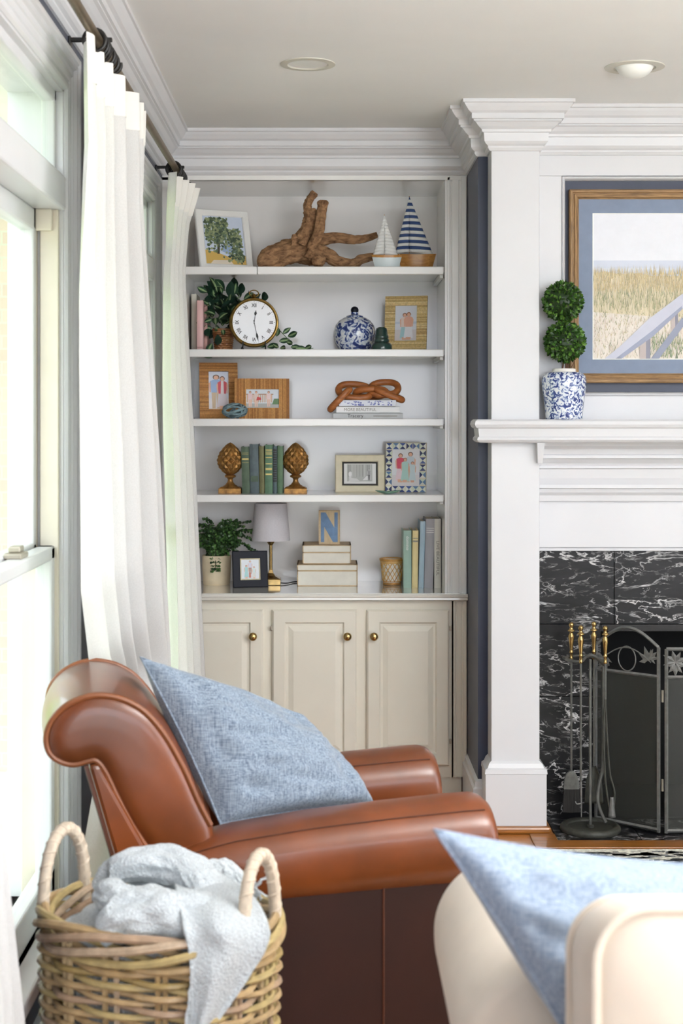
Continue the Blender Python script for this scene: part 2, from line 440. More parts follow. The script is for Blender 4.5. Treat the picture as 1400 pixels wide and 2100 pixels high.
    bk.inputs['Color1'].default_value = lin((226, 204, 194)); bk.inputs['Color2'].default_value = lin((234, 216, 206)); bk.inputs['Mortar'].default_value = lin((226, 220, 210))
    nt.links.new(v, bk.inputs['Vector']); nt.links.new(bk.outputs['Color'], b.inputs['Base Color']); b.inputs['Roughness'].default_value = 0.9
special_mats()
# ------------------------------------------------------------------ the room shell
XW, H = ROOM['x0'], ROOM['h']
YB = 5.66                      # bookcase face
WIN = [(-1.2, -0.2), (2.777, 3.5), (4.55, 5.27)]
WZ0, WZ1 = 0.30, 2.165
def plank_mat():
    m, nt, b = new_mat('plank_wood')
    oi = nd(nt, 'ShaderNodeObjectInfo'); tc = nd(nt, 'ShaderNodeTexCoord')
    cb = nd(nt, 'ShaderNodeVectorMath', operation='MULTIPLY_ADD')
    rv = nd(nt, 'ShaderNodeCombineXYZ'); nt.links.new(oi.outputs['Random'], rv.inputs[0]); nt.links.new(oi.outputs['Random'], rv.inputs[1])
    nt.links.new(rv.outputs[0], cb.inputs[0]); cb.inputs[1].default_value = (37, 91, 0); nt.links.new(tc.outputs['Object'], cb.inputs[2])
    mp = nd(nt, 'ShaderNodeMapping'); mp.inputs['Scale'].default_value = (3, 30, 3); nt.links.new(cb.outputs[0], mp.inputs['Vector'])
    n = noise_tex(nt, mp.outputs[0], 3, 7, 0.6, 0.5)
    r = ramp(nt, [(0.3, lin((126, 74, 28))), (0.7, lin((186, 122, 58)))]); nt.links.new(n, r.inputs[0])
    hv = nd(nt, 'ShaderNodeHueSaturation'); mr = nd(nt, 'ShaderNodeMapRange'); mr.inputs['To Min'].default_value = 0.85; mr.inputs['To Max'].default_value = 1.15
    nt.links.new(oi.outputs['Random'], mr.inputs['Value']); nt.links.new(mr.outputs[0], hv.inputs['Value']); nt.links.new(r.outputs[0], hv.inputs['Color'])
    nt.links.new(hv.outputs[0], b.inputs['Base Color']); b.inputs['Roughness'].default_value = 0.28; b.inputs['Coat Weight'].default_value = 0.25
plank_mat()

floor = struct(MB().box(XW - 0.12, ROOM['x1'] + 0.12, ROOM['y0'] - 0.12, 6.2, -0.12, -0.006).build('floor', 'floor_wood'))
def planks():
    base = None
    w = 0.083; y = 1.0; k = 0
    while y < 5.72:
        x = XW - RN.random() * 1.2
        while x < 3.4:
            L = 1.1 + RN.random() * 0.7
            x0, x1 = max(x, XW), min(x + L, 3.4)
            if x1 - x0 > 0.05:
                if base is None:
                    base = MB().box(-0.5, 0.5, -0.5, 0.5, 0, 0.006).build('plank', 'plank_wood', floor); o = base
                else:
                    o = bpy.data.objects.new('plank', base.data); C.objects.link(o); o.parent = floor
                o.location = ((x0 + x1) / 2, y + w / 2, -0.006); o.scale = (x1 - x0 - 0.0012, w - 0.0012, 1)
            x += L
        y += w
planks()
ceil = struct(MB().box(XW - 0.12, ROOM['x1'] + 0.12, ROOM['y0'] - 0.12, 6.2, H, H + 0.1).build('ceiling', 'ceiling_paint'))

m = MB(); y = ROOM['y0'] - 0.12
for a, b in WIN:
    m.box(XW - 0.12, XW, y, a, 0, H); m.box(XW - 0.12, XW, a, b, 0, WZ0); m.box(XW - 0.12, XW, a, b, WZ1, H); y = b
m.box(XW - 0.12, XW, y, 6.2, 0, H)
struct(m.build('wall_left', 'wall_grey'))
struct(MB().box(XW - 0.12, 4.02, 6.10, 6.2, 0, H).build('wall_back', 'navy_paint'))
m = MB(); x1 = ROOM['x1']                                     # right wall with its tall windows
m.box(x1, x1 + 0.12, ROOM['y0'], -0.2, 0, H).box(x1, x1 + 0.12, 2.0, 6.2, 0, H).box(x1, x1 + 0.12, -0.2, 2.0, 0, 0.25).box(x1, x1 + 0.12, -0.2, 2.0, 2.35, H)
struct(m.build('wall_right', 'wall_pale'))
m = MB(); y0 = ROOM['y0']
m.box(XW, -0.5, y0 - 0.12, y0, 0, H).box(3.8, x1 + 0.12, y0 - 0.12, y0, 0, H).box(-0.5, 3.8, y0 - 0.12, y0, 0, 0.1).box(-0.5, 3.8, y0 - 0.12, y0, 2.4, H)
struct(m.build('wall_rear', 'wall_pale'))

# windows on the left wall
CAS = [(0, 0.0), (0, 0.012), (0.006, 0.018), (0.02, 0.018), (0.024, 0.012), (0.03, 0.012), (0.034, 0.017), (0.05, 0.018), (0.054, 0.022), (0.058, 0.017), (0.075, 0.019), (0.08, 0.026), (0.088, 0.028), (0.092, 0.024), (0.1, 0.03), (0.114, 0.031), (0.12, 0.024), (0.12, 0)]
def window(n, y0, y1, full=True):
    r = sroot('window_%d' % n, (XW, (y0 + y1) / 2, WZ0))
    zt = WZ1
    m = MB()
    m.loft([[(XW + d, y0 - t, WZ0 - 0.04) for t, d in CAS], [(XW + d, y0 - t, zt + t * 0.8) for t, d in CAS], [(XW + d, y1 + t, zt + t * 0.8) for t, d in CAS], [(XW + d, y1 + t, WZ0 - 0.04) for t, d in CAS]])
    m.build('casing', 'white_trim', r, world=True)
    m = MB()                                                 # jamb lining
    for a, b in ((y0, y0 + 0.006), (y1 - 0.006, y1)): m.box(XW - 0.12, XW + 0.008, a, b, WZ0, zt)
    m.box(XW - 0.12, XW + 0.008, y0, y1, zt - 0.006, zt); m.build('jamb', 'white_trim', r, world=True)
    MB().box(XW - 0.12, XW + 0.05, y0 - 0.14, y1 + 0.14, WZ0 - 0.035, WZ0).build('sill', 'white_trim', r, bevel=0.006, world=True)
    MB().box(XW - 0.11, XW + 0.014, y0, y1, 1.885, 1.965).build('transom_bar', 'white_trim', r, bevel=0.006, world=True)
    m = MB()                                                 # transom light
    xa, xb = XW - 0.04, XW - 0.008
    for a, b, c, d in ((y0, y0 + 0.03, 1.965, zt), (y1 - 0.022, y1, 1.965, zt), (y0, y1, zt - 0.03, zt), (y0, y1, 1.965, 1.985)): m.box(xa, xb, a, b, c, d)
    m.build('transom_sash', 'white_trim', r, bevel=0.004, world=True)
    MB().box(XW - 0.028, XW - 0.024, y0 + 0.02, y1 - 0.015, 1.975, zt - 0.02).build('transom_pane', 'pane', r, world=True)
    m = MB()
    for a, b in ((y0 + 0.006, y0 + 0.022), (y1 - 0.022, y1 - 0.006)):
        m.box(XW - 0.085, XW - 0.050, a, b, WZ0, 1.885); m.box(XW - 0.042, XW + 0.0, a, b, WZ0, 1.885)
    m.build('track', 'vinyl_beige', r, bevel=0.002, world=True)
    MB().box(XW - 0.05, XW - 0.012, y1 - 0.04, y1 - 0.02, 1.835, 1.885).build('track_stop', 'vinyl_beige', r, bevel=0.003, world=True)
    def sash(nm, xa, xb, za, zb, st, rb, rt):
        m = MB(); a, b = y0 + 0.02, y1 - 0.02
        m.box(xa, xb, a, a + st, za, zb).box(xa, xb, b - st, b, za, zb).box(xa, xb, a, b, za, za + rb).box(xa, xb, a, b, zb - rt, zb)
        o = m.build(nm, 'white_trim', r, bevel=0.005, world=True)
        p = MB().box((xa + xb) / 2 - 0.002, (xa + xb) / 2 + 0.002, a + st - 0.008, b - st + 0.008, za + rb - 0.008, zb - rt + 0.008).build('pane', 'pane', r, world=True)
        return o
    sash('upper_sash', XW - 0.086, XW - 0.05, 1.09, 1.885, 0.035, 0.03, 0.05)
    sash('lower_sash', XW - 0.046, XW - 0.008, WZ0, 1.112, 0.04, 0.075, 0.032)
    yl = (y0 + y1) / 2 + 0.02
    m = MB().box(XW - 0.05, XW - 0.012, yl - 0.035, yl + 0.035, 1.112, 1.124).box(XW - 0.045, XW - 0.02, yl - 0.012, yl + 0.03, 1.124, 1.137)
    m.build('sash_lock', 'metal_dull', r, bevel=0.003, world=True)
for i, (a, b) in enumerate(WIN): window(i + 1, a, b)

# outdoors, seen washed out through the panes; slabs and roof added for the light
struct(MB().box(-40, 40, -40, 40, -0.6, -0.45).build('ground', 'lawn'))
struct(MB().box(-0.9, 16, -16, -1.75, -0.45, -0.14).build('bounce_slab_rear', 'pale_stone'))  # unseen pale slabs, rear and side, added to bounce daylight onto the ceiling
struct(MB().box(4.05, 16, -1.75, 10, -0.45, -0.14).build('bounce_slab_side', 'pale_stone'))
struct(MB().box(-3.6, XW - 0.13, 2.3, 8.5, 2.62, 2.75).build('sky_block_roof', 'porch_white'))  # roof added above the left windows to hold back sky light
struct(MB().box(-3.6, XW - 0.13, -1.7, 8.5, -0.45, -0.2).build('porch_floor', 'pale_stone'))
def hedge():
    m = MB()
    def fn(u, v):
        a = PI * v
        r = 1.0 + 0.25 * noise.noise(Vector((u * 14, v * 4, 2)))
        return (-10 + 1.8 * r * math.cos(a), -14 + 40 * u, -0.5 + 4.2 * r * math.sin(a))
    m.grid(fn, 120, 16)
    tag(m.build('hedge', 'hedge_green', smooth=True), 'long bright green hedge on the lawn outside the windows', 'hedge')
hedge()
o = MB().box(-2.3, -1.42, 6.9, 7.4, -0.5, 3.6).build('brick_pier', 'brick_outside'); tag(o, 'pale pink brick pier seen through the near window', 'pier')
for k, (x, y) in enumerate(((-3.3, 5.2), (-3.3, 7.9))):
    m = MB().lathe([(0.2, -0.5), (0.2, -0.3), (0.15, -0.25), (0.15, 2.45), (0.18, 2.5), (0.2, 2.55), (0.2, 2.62)], 24, (x, y, 0))
    o = m.build('porch_column', 'porch_white', smooth=True)
    tag(o, ('white round porch column nearer the house, outside the window' if k == 0 else 'white round porch column farther off, outside the window'), 'column', 'porch columns')

# ------------------------------------------------------------------ chimney breast, crown, baseboard
BX, BY, PX0, PX1, PY = 0.522, 5.26, 0.5565, 0.721, 5.15
CX = 1.45                                                   # fireplace centre
RX0, RX1 = 2 * CX - PX1, 2 * CX - PX0
def br(a, b): return (2 * CX - b, 2 * CX - a)
m = MB()
m.box(BX, PX1 - 0.005, BY, 6.1, 0, H); a, b = br(BX, PX1 - 0.005); m.box(a, b, BY, 6.1, 0, H)
m.box(PX1 - 0.005, RX0 + 0.005, 5.315, 6.1, 0.70, H)
struct(m.build('wall_fireplace', 'navy_paint'))
CR = [(0, 0), (0.105, 0), (0.105, 0.011), (0.099, 0.013), (0.094, 0.022), (0.083, 0.036), (0.073, 0.042), (0.073, 0.060), (0.066, 0.062), (0.066, 0.066), (0.058, 0.070), (0.047, 0.082), (0.036, 0.090), (0.034, 0.098), (0.028, 0.100), (0.026, 0.128), (0.020, 0.136), (0.012, 0.142), (0.012, 0.148), (0.006, 0.157), (0, 0.158)]
CRP = [(o, H - z) for o, z in CR]
struct(sweep([(RX0, 5.235), (PX1, 5.235), (PX1, PY), (PX0, PY), (PX0, BY), (BX, BY), (BX, YB), (XW, YB), (XW, ROOM['y0'])], CRP).build('trim_1', 'white_trim'), 'white stepped crown moulding')
BP = [(0, 0), (0.018, 0), (0.018, 0.12), (0.012, 0.128), (0.01, 0.145), (0, 0.152)]
struct(sweep([(PX0, BY), (BX, BY), (BX, YB)], BP).build('baseboard_fireplace', 'white_trim'))
struct(MB().box(XW, XW + 0.016, -1.6, 5.3, 0, 0.13).build('baseboard_left', 'white_trim'))

# white fireplace woodwork: pilasters, mantel shelf, frieze and panel above
fp = thing('fireplace_mantel', 'white painted fireplace mantel with pilasters, shelf and panelled overmantel', 'mantel', (CX, 5.2, 0))
for k in (0, 1):
    x0, x1 = (PX0, PX1) if k == 0 else (RX0, RX1)
    pl = MB().box(x0, x1, PY, 5.31, 0.2, H - 0.15).build('pilaster', 'white_trim', fp, bevel=0.003, world=True)
    m = MB().loft([[(x0 - o, PY - o, z), (x1 + o, PY - o, z), (x1 + o, 5.31, z), (x0 - o, 5.31, z)] for o, z in ((0.021, 0.024), (0.021, 0.198), (0.024, 0.2), (0.022, 0.214), (0.014, 0.218), (0.008, 0.232), (0, 0.24))])
    m.build('pilaster_base', 'white_trim', fp, world=True)
    MB().box(x0 - 0.035, x1 + 0.035, PY - 0.04, 5.31, 0, 0.024).build('base_shoe', 'hearth_wood', fp, bevel=0.008, world=True)
MP = [(-0.1, 1.403), (0.052, 1.403), (0.059, 1.397), (0.062, 1.386), (0.057, 1.376), (0.049, 1.372), (0.046, 1.346), (0.051, 1.341), (0.053, 1.334), (0.048, 1.328), (0.04, 1.324), (-0.1, 1.324)]
m = sweep([(RX1, BY), (RX1, PY), (PX0, PY), (PX0, BY)], MP); m.box(PX1 - 0.1, RX0 + 0.1, PY + 0.05, 5.25, 1.326, 1.4025)
m.build('mantel_shelf', 'white_trim', fp, world=True)
BM = [(-0.05, 1.328), (0.088, 1.328), (0.084, 1.312), (0.07, 1.301), (0.066, 1.284), (0.071, 1.28), (0.071, 1.27), (0.06, 1.267), (0.046, 1.252), (0.042, 1.245), (0.046, 1.242), (0.046, 1.235), (0.036, 1.231), (0.033, 1.2), (0.04, 1.187), (0.046, 1.177), (0.046, 1.166), (0.033, 1.163), (0.03, 1.15), (0.022, 1.14), (0.02, 1.12), (0.0, 1.118), (-0.05, 1.118)]
sweep([(RX0, 5.265), (PX1, 5.265)], BM).build('bed_moulding', 'white_trim', fp, world=True)
for x0, x1 in ((PX1 - 0.014, PX1 + 0.006), (RX0 - 0.006, RX0 + 0.014)):
    MB().loft([[(x0 + 0.004, 5.12, 1.255), (x1, 5.12, 1.255), (x1, 5.22, 1.255), (x0 + 0.004, 5.22, 1.255)], [(x0, 5.105, 1.324), (x1 + 0.006, 5.105, 1.324), (x1 + 0.006, 5.22, 1.324), (x0, 5.22, 1.324)]]).build('corner_block', 'white_trim', fp, world=True)
MB().box(PX1 - 0.01, RX0 + 0.01, 5.262, 5.31, 0.958, 1.13).build('frieze', 'white_trim', fp, world=True)
m = MB()                                                    # bead round the marble
m.box(PX1, RX0, 5.27, 5.3, 0.944, 0.957).box(PX1, PX1 + 0.009, 5.262, 5.3, 0.02, 0.95).box(RX0 - 0.009, RX0, 5.262, 5.3, 0.02, 0.95)
m.build('bead', 'white_trim', fp, bevel=0.003, world=True)
NX0, NX1, NZ0, NZ1 = X(1158, 5.25), 2 * CX - X(1158, 5.25), 1.498, 2.232
m = MB()
for a, b, c, d in ((PX1 - 0.01, NX0 - 0.012, 1.40, 2.247), (NX1 + 0.012, RX0 + 0.01, 1.40, 2.247)): m.box(a, b, 5.238, 5.31, c, d)
m.box(NX0 - 0.012, NX1 + 0.012, 5.2385, 5.31, 1.40, NZ0 - 0.012).box(PX1 - 0.01, RX0 + 0.01, 5.236, 5.31, 2.247, H - 0.1)
m.build('overmantel_panel', 'white_trim', fp, bevel=0.002, world=True)
m = MB().loft([[(x, y, z) for x, z in ((NX0 - 0.012 + o, NZ0 - 0.012 + o), (NX1 + 0.012 - o, NZ0 - 0.012 + o), (NX1 + 0.012 - o, NZ1 + 0.012 - o), (NX0 - 0.012 + o, NZ1 + 0.012 - o))] for o, y in ((0, 5.245), (0, 5.231), (0.004, 5.229), (0.008, 5.233), (0.012, 5.245), (0.012, 5.27))], cap0=False, cap1=False)
m.build('panel_moulding', 'white_trim', fp, world=True)
MB().box(NX0 - 0.01, NX1 + 0.01, 5.258, 5.31, NZ0 - 0.01, NZ1 + 0.01).build('painted_field', 'navy_paint', fp, world=True)['label'] = 'dark blue painted field'

# marble surround, firebox and hearth
sr = sroot('marble_surround', (CX, 5.29, 0), 'black marble fireplace surround with white veins')
OX0, OX1, OZ = X(1232, 5.29), 2 * CX - X(1232, 5.29), 0.687
def tile(x0, x1, z0, z1):
    g = 0.0008
    MB().box(x0 + g, x1 - g, 5.29, 5.312, z0 + g, z1 - g).build('marble_tile', 'marble', sr, bevel=0.001, world=True, seg=1)
xs = [PX1 + 0.009, X(1259, 5.29)]
while xs[-1] < RX0 - 0.3: xs.append(xs[-1] + 0.2515)
xs.append(RX0 - 0.009)
for a, b in zip(xs, xs[1:]): tile(a, b, OZ, 0.945)
for a, b in ((PX1 + 0.009, OX0), (OX1, RX0 - 0.009)):
    for z0, z1 in ((0.0, 0.18), (0.18, 0.434), (0.434, OZ)): tile(a, b, z0, z1)
m = MB()
m.box(OX0 - 0.1, OX1 + 0.1, 5.8, 5.86, 0, 0.76).box(OX0 - 0.05, OX0, 5.312, 5.82, 0, 0.76).box(OX1, OX1 + 0.05, 5.312, 5.82, 0, 0.76).box(OX0 - 0.05, OX1 + 0.05, 5.312, 5.82, 0.70, 0.76).box(OX0 - 0.05, OX1 + 0.05, 5.312, 5.82, -0.03, 0.004)
m.build('firebox', 'black_soot', sr, world=True)
MB().box(OX0, OX1, 5.296, 5.312, OZ - 0.028, OZ - 0.002).build('lintel_bar', 'black_iron', sr, bevel=0.003, world=True)
hx0 = 0.764; hy = 5.02
he = sroot('hearth', (CX, 5.15, 0), 'black marble hearth set flush in the floor')
MB().box(hx0, 2 * CX - hx0, hy, 5.32, -0.004, 0.001).build('hearth_bed', 'black_soot', he, world=True)
xs = [hx0, 1.045]
while xs[-1] < 2 * CX - hx0 - 0.3: xs.append(xs[-1] + 0.28)
xs.append(2 * CX - hx0)
for a, b in zip(xs, xs[1:]): MB().box(a + 0.0015, b - 0.0015, hy, 5.29, 0, 0.004).build('hearth_tile', 'marble', he, bevel=0.001, world=True, seg=1)
bd = 0.085
MB().box(hx0 - bd, 2 * CX - hx0 + bd, hy - bd, hy, 0, 0.006).build('hearth_border', 'hearth_wood', he, bevel=0.002, world=True)
MB().box(hx0 - bd, hx0, hy, 5.1, 0, 0.006).build('hearth_border', 'hearth_wood', he, bevel=0.002, world=True)

# ------------------------------------------------------------------ built-in bookcase, countertop, base cabinet
bc = thing('bookcase', 'white built-in bookcase with four shelves and fluted side trim', 'bookcase', (-0.05, 5.85, 0.754))
IX0, IX1, BKY, OT = -0.535, X(912, YB), 6.078, Z(369, YB)
MB().box(IX0 - 0.01, IX1 + 0.01, BKY, BKY + 0.02, 0.754, OT + 0.02).build('back_panel', 'gloss_back', bc, world=True)
for x0, x1 in ((IX0 - 0.02, IX0), (IX1, IX1 + 0.02)): MB().box(x0, x1, YB + 0.012, BKY, 0.754, OT + 0.02).build('side_panel', 'gloss_back', bc, world=True)
MB().box(IX0, IX1, YB + 0.012, BKY, OT, OT + 0.02).build('top_panel', 'shelf_paint', bc, world=True)
MB().box(XW, BX - 0.001, YB, YB + 0.02, OT, H - 0.14).build('top_rail', 'shelf_paint', bc, world=True)
def stile(x0, x1, z0, z1, yf, parent, mat):
    w = x1 - x0
    t = [(0, 0.022), (0, 0.004), (0.10, 0.004), (0.12, 0), (0.22, 0), (0.25, 0.006), (0.30, 0.006), (0.34, 0.002), (0.62, 0.002), (0.66, 0.006), (0.72, 0.006), (0.75, -0.004), (0.96, -0.006), (1.0, -0.003), (1.0, 0.022)]
    MB().prism([(x0 + a * w, yf + d) for a, d in t], z0, z1, 'z').build('fluted_stile', mat, parent, world=True)
stile(IX1, BX - 0.002, 0.754, OT + 0.01, YB, bc, 'shelf_paint')
t = MB(); MB().box(XW, IX0, YB, YB + 0.02, 0.754, OT + 0.01).build('plain_stile', 'shelf_paint', bc, world=True)
SH = {}
for k, (yt, yb) in enumerate(((547, 563), (716.5, 732), (858.8, 874), (1015, 1030))):
    zt, zb = Z(yt, YB + 0.005), Z(yb, YB + 0.005); SH[k] = zt
    s = MB().box(IX0, IX1 - 0.001, YB + 0.02, BKY, zt - 0.02, zt).build('shelf', 'shelf_paint', bc, world=True)
    if k == 0:
        xj = X(527, YB)
        for a, b in ((IX0, xj - 0.0012), (xj + 0.0012, IX1 - 0.004)): MB().box(a, b, YB + 0.002, YB + 0.022, zb, zt + 0.0005).build('nosing', 'shelf_paint', s if False else bc, bevel=0.003, world=True)
    else: MB().box(IX0, IX1 - 0.004, YB + 0.002, YB + 0.022, zb, zt + 0.0005).build('nosing', 'shelf_paint', bc, bevel=0.003, world=True)
    MB().box(IX1 - 0.016, IX1 - 0.001, YB + 0.05, BKY - 0.02, zt - 0.038, zt - 0.0205).build('shelf_cleat', 'shelf_paint', bc, bevel=0.002, world=True)
ZC = 0.754
ct = thing('countertop', 'glossy cream countertop of the built-in with rounded front edge', 'countertop', (-0.05, 5.83, 0.726))
pr = [(BKY + 0.02, 0.727), (5.632, 0.727), (5.624, 0.732), (5.625, 0.738), (5.619, 0.742), (5.618, 0.748), (5.622, 0.7535), (5.632, ZC), (BKY + 0.02, ZC)]
MB().prism(pr, XW + 0.001, BX - 0.0015, 'x').build('slab', 'counter_paint', ct, world=True)
MB().box(IX0 + 0.004, IX1 + 0.05, 5.635, 5.655, ZC, ZC + 0.0012).build('glass_edge', 'counter_paint', ct, world=True)
cb = thing('base_cabinet', 'cream base cabinet with three raised panel doors and brass knobs', 'cabinet', (-0.05, 5.85, 0))
MB().box(XW, BX - 0.002, YB + 0.002, BKY, 0.064, 0.727).build('body', 'cream_paint', cb, world=True)
MB().box(XW, BX - 0.02, YB + 0.02, BKY, 0, 0.064).build('toe_kick', 'cream_paint', cb, world=True)
stile(X(926, YB), BX - 0.002, 0.064, 0.727, YB - 0.002, cb, 'cream_paint')
def door(x0, x1, knobx, hinge):
    z0, z1, y = 0.109, 0.692, YB - 0.018
    st = [(0, 0.02), (0, 0.006), (0.006, 0), (0.012, 0), (0.046, 0), (0.049, 0.004), (0.052, 0.009), (0.060, 0.009), (0.078, 0.0015), (0.080, 0.001)]
    m = MB().loft([[(x0 + o, y + t, z0 + o), (x1 - o, y + t, z0 + o), (x1 - o, y + t, z1 - o), (x0 + o, y + t, z1 - o)] for o, t in st])
    dd = m.build('door', 'cream_paint', cb, world=True)
    k = MB(); zk = Z(1304, y)
    prof = [(0.0, -0.0), (0.009, 0.0), (0.009, 0.004), (0.006, 0.007), (0.006, 0.011), (0.011, 0.015), (0.0155, 0.021), (0.0155, 0.026), (0.012, 0.031), (0.006, 0.0335), (0.0, 0.034)]
    k.loft([[(knobx + r * math.cos(2 * PI * i / 20), y - z, zk + r * math.sin(2 * PI * i / 20)) for i in range(20)] for r, z in prof])
    ko = k.build('knob', 'brass', cb, smooth=True, world=True); ko.parent = dd
    for zz in (z1 - 0.07, z0 + 0.09):
        h = MB().box(hinge - 0.004, hinge + 0.004, YB - 0.012, YB + 0.004, zz - 0.008, zz + 0.008).build('hinge', 'metal_dull', cb, bevel=0.002, world=True); h.parent = dd
yd = YB - 0.018
door(X(365, yd), X(539, yd), X(519, yd), X(363, yd)); door(X(558, yd), X(731, yd), X(712, yd), X(556, yd)); door(X(752, yd), X(921, yd), X(766.5, yd), X(923.5, yd))

# recessed ceiling lights
l1 = thing('ceiling_light', 'flat round recessed ceiling light with plain white lens above the bookcase', 'ceiling light', (X(631, 4.56), 4.56, H), group='recessed ceiling lights')
ry = 1.075 * F / (VY - 131); l1.location = (X(631, ry), ry, H)
MB().lathe([(0.058, 0.002), (0.062, -0.004), (0.083, -0.003), (0.083, 0.0), (0.062, 0.0)], 40, cap0=False, cap1=False).build('trim_ring', 'light_trim', l1, smooth=True)
MB().lathe([(0.0, -0.001), (0.03, -0.0012), (0.058, 0.001), (0.058, 0.003), (0, 0.003)], 40, cap0=False, cap1=False).build('lens', 'glass_white', l1, smooth=True)
ry = 1.075 * F / (VY - 137)
l2 = thing('ceiling_light', 'recessed ceiling light with a swivelled white eyeball bulging out', 'ceiling light', (X(1301, ry), ry, H), group='recessed ceiling lights')
MB().lathe([(0.06, 0.001), (0.064, -0.005), (0.09, -0.003), (0.09, 0.0), (0.064, 0.0)], 40, cap0=False, cap1=False).build('trim_ring', 'light_trim', l2, smooth=True)
MB().ball((0, 0, 0.008), 0.058, 28, 16, sq=(1, 1, 0.75)).build('eyeball', 'glass_white', l2, smooth=True)
# ------------------------------------------------------------------ curtain rod, rings, brackets, panels
RXX, RZ = -0.514, 2.25
MB().tube([(RXX, -1.2, RZ), (RXX, 5.52, RZ)], 0.0115, 16).build('rod_tmp', 'rod_bronze', smooth=True).name = 'curtain_rod'
rod = bpy.data.objects['curtain_rod']; tag(rod, 'long bronze curtain rod running above the windows', 'curtain rod')
o = MB().lathe([(0, 0), (0.012, 0.0), (0.02, 0.012), (0.024, 0.028), (0.018, 0.044), (0.0, 0.05)], 20).build('finial', 'black_iron', rod, smooth=True)
o.location = (RXX, 5.52, RZ); o.rotation_euler = (-PI / 2, 0, 0)
def bracket(y, label):
    b = thing('rod_bracket', label, 'bracket', (XW, y, 2.26), group='curtain rod brackets')
    MB().box(0, 0.006, -0.014, 0.014, -0.0, 0.075).build('plate', 'black_iron', b, bevel=0.002)
    MB().box(0.004, 0.104, -0.006, 0.006, 0.046, 0.056).build('arm', 'black_iron', b, bevel=0.002)
    MB().tube([(0.106 + 0.019 * math.cos(a), 0, -0.010 + 0.019 * math.sin(a)) for a in [0.1 * PI - 1.1 * PI * k / 12 for k in range(13)]] + [(0.087, 0, 0.02), (0.092, 0, 0.048)], 0.0045, 8).build('cradle', 'black_iron', b, smooth=True)
bracket(3.62, 'black iron bracket holding the curtain rod over the near window')
bracket(5.44, 'black iron bracket holding the curtain rod beside the bookcase')
def ring(y, tilt, group, label):
    n, R0, r = 20, 0.024, 0.0042
    m = MB().tube([(R0 * math.cos(2 * PI * k / n), 0, R0 * math.sin(2 * PI * k / n)) for k in range(n)], r, 8, closed=True)
    m.tube([(0, 0, -R0), (0, 0, -R0 - 0.012)], 0.002, 6)
    o = m.build('curtain_ring', 'black_iron', smooth=True); o.location = (RXX, y, RZ - 0.0115); o.rotation_euler = (0, 0, tilt)
    tag(o, label, 'curtain ring', group)
for k in range(7): ring(3.33 + 0.035 * k + RN.uniform(-.006, .006), RN.uniform(-.25, .25), 'rings of the middle curtain', 'black curtain ring bunched on the rod above the middle curtain')
for k in range(7): ring(5.04 + 0.033 * k + RN.uniform(-.005, .005), RN.uniform(-.25, .25), 'rings of the far curtain', 'black curtain ring bunched on the rod above the far curtain')
for k in range(5): ring(2.05 + 0.035 * k, RN.uniform(-.25, .25), 'rings of the near curtain', 'black curtain ring on the rod above the near curtain')

def curtain(name, label, near, far, xin, amp, nf, ztop, zbot, seed, xo):
    """near/far/xin/amp: tables over height fraction t (0 top, 1 floor): y of both edges, x of the middle, fold depth"""
    rr = random.Random(seed); ph = [rr.uniform(-0.5, 0.5) for _ in range(nf + 2)]
    def fn(u, t):
        z = ztop + (zbot - ztop) * t
        yn, yf = lerp_tab(near, t), lerp_tab(far, t)
        a = lerp_tab(amp, t)
        w = u + 0.035 * math.sin(2 * PI * u * 1.7 + seed) + 0.02 * t * math.sin(9 * u + 4 * t)
        s = math.sin(2 * PI * nf * w + 0.6 * math.sin(t * 3 + seed))
        top = max(0.0, 1 - t / 0.05)
        s = math.copysign(abs(s) ** 0.75, s)
        k = 1 + 0.45 * math.sin(5.1 * u + seed * 1.3)
        x = lerp_tab(xin, t) + a * s * k + xo(u, t)
        y = yn + (yf - yn) * u + 0.25 * a * math.cos(2 * PI * nf * w)
        return (x, y, z)
    r = thing(name, label, 'curtain', (RXX, lerp_tab(near, 1), zbot), group='white curtain panels')
    o = MB().grid(fn, nf * 16, 70).build('panel', 'curtain', r, smooth=True, angle=0, world=True, fixn=False)
    # stitched header tape
    m = MB().grid(lambda u, t: tuple(Vector(fn(u, t * 0.045)) + Vector((0.0015, 0, 0.0))), nf * 16, 3)
    m.build('header', 'white_cloth', r, smooth=True, angle=0, world=True, fixn=False)
    return r
ZT = RZ - 0.035
curtain('curtain', 'white curtain panel in the middle, hanging between the two windows', [(0, 3.16), (0.1, 3.20), (0.25, 3.10), (0.53, 3.10), (0.6, 3.2), (0.66, 3.4), (0.71, 3.35), (0.78, 3.12), (1, 3.1)], [(0, 3.98), (0.12, 3.86), (0.3, 4.02), (0.6, 4.22), (1, 4.40)],
        [(0, -0.514), (0.3, -0.51), (1, -0.49)], [(0, 0.03), (0.1, 0.036), (0.4, 0.048), (1, 0.055)], 6, ZT, 0.01, 3, lambda u, t: 0.0)
curtain('curtain', 'white curtain panel hanging against the left side of the bookcase', [(0, 4.95), (0.1, 4.98), (0.3, 4.86), (1, 4.76)], [(0, 5.36), (0.08, 5.34), (0.3, 5.40), (1, 5.50)],
        [(0, -0.514), (0.15, -0.53), (0.35, -0.52), (1, -0.475)], [(0, 0.03), (0.12, 0.022), (0.4, 0.034), (1, 0.045)], 5, ZT, 0.01, 8, lambda u, t: 0.03 * max(0, 1 - t / 0.06) * u)
curtain('curtain', 'white curtain panel cut off by the left edge, beside the wicker basket', [(0, 1.75), (1, 1.75)], [(0, 2.20), (0.45, 2.24), (0.7, 2.32), (1, 2.44)],
        [(0, -0.53), (0.4, -0.52), (1, -0.47)], [(0, 0.028), (1, 0.045)], 5, ZT, 0.01, 5, lambda u, t: 0.0)

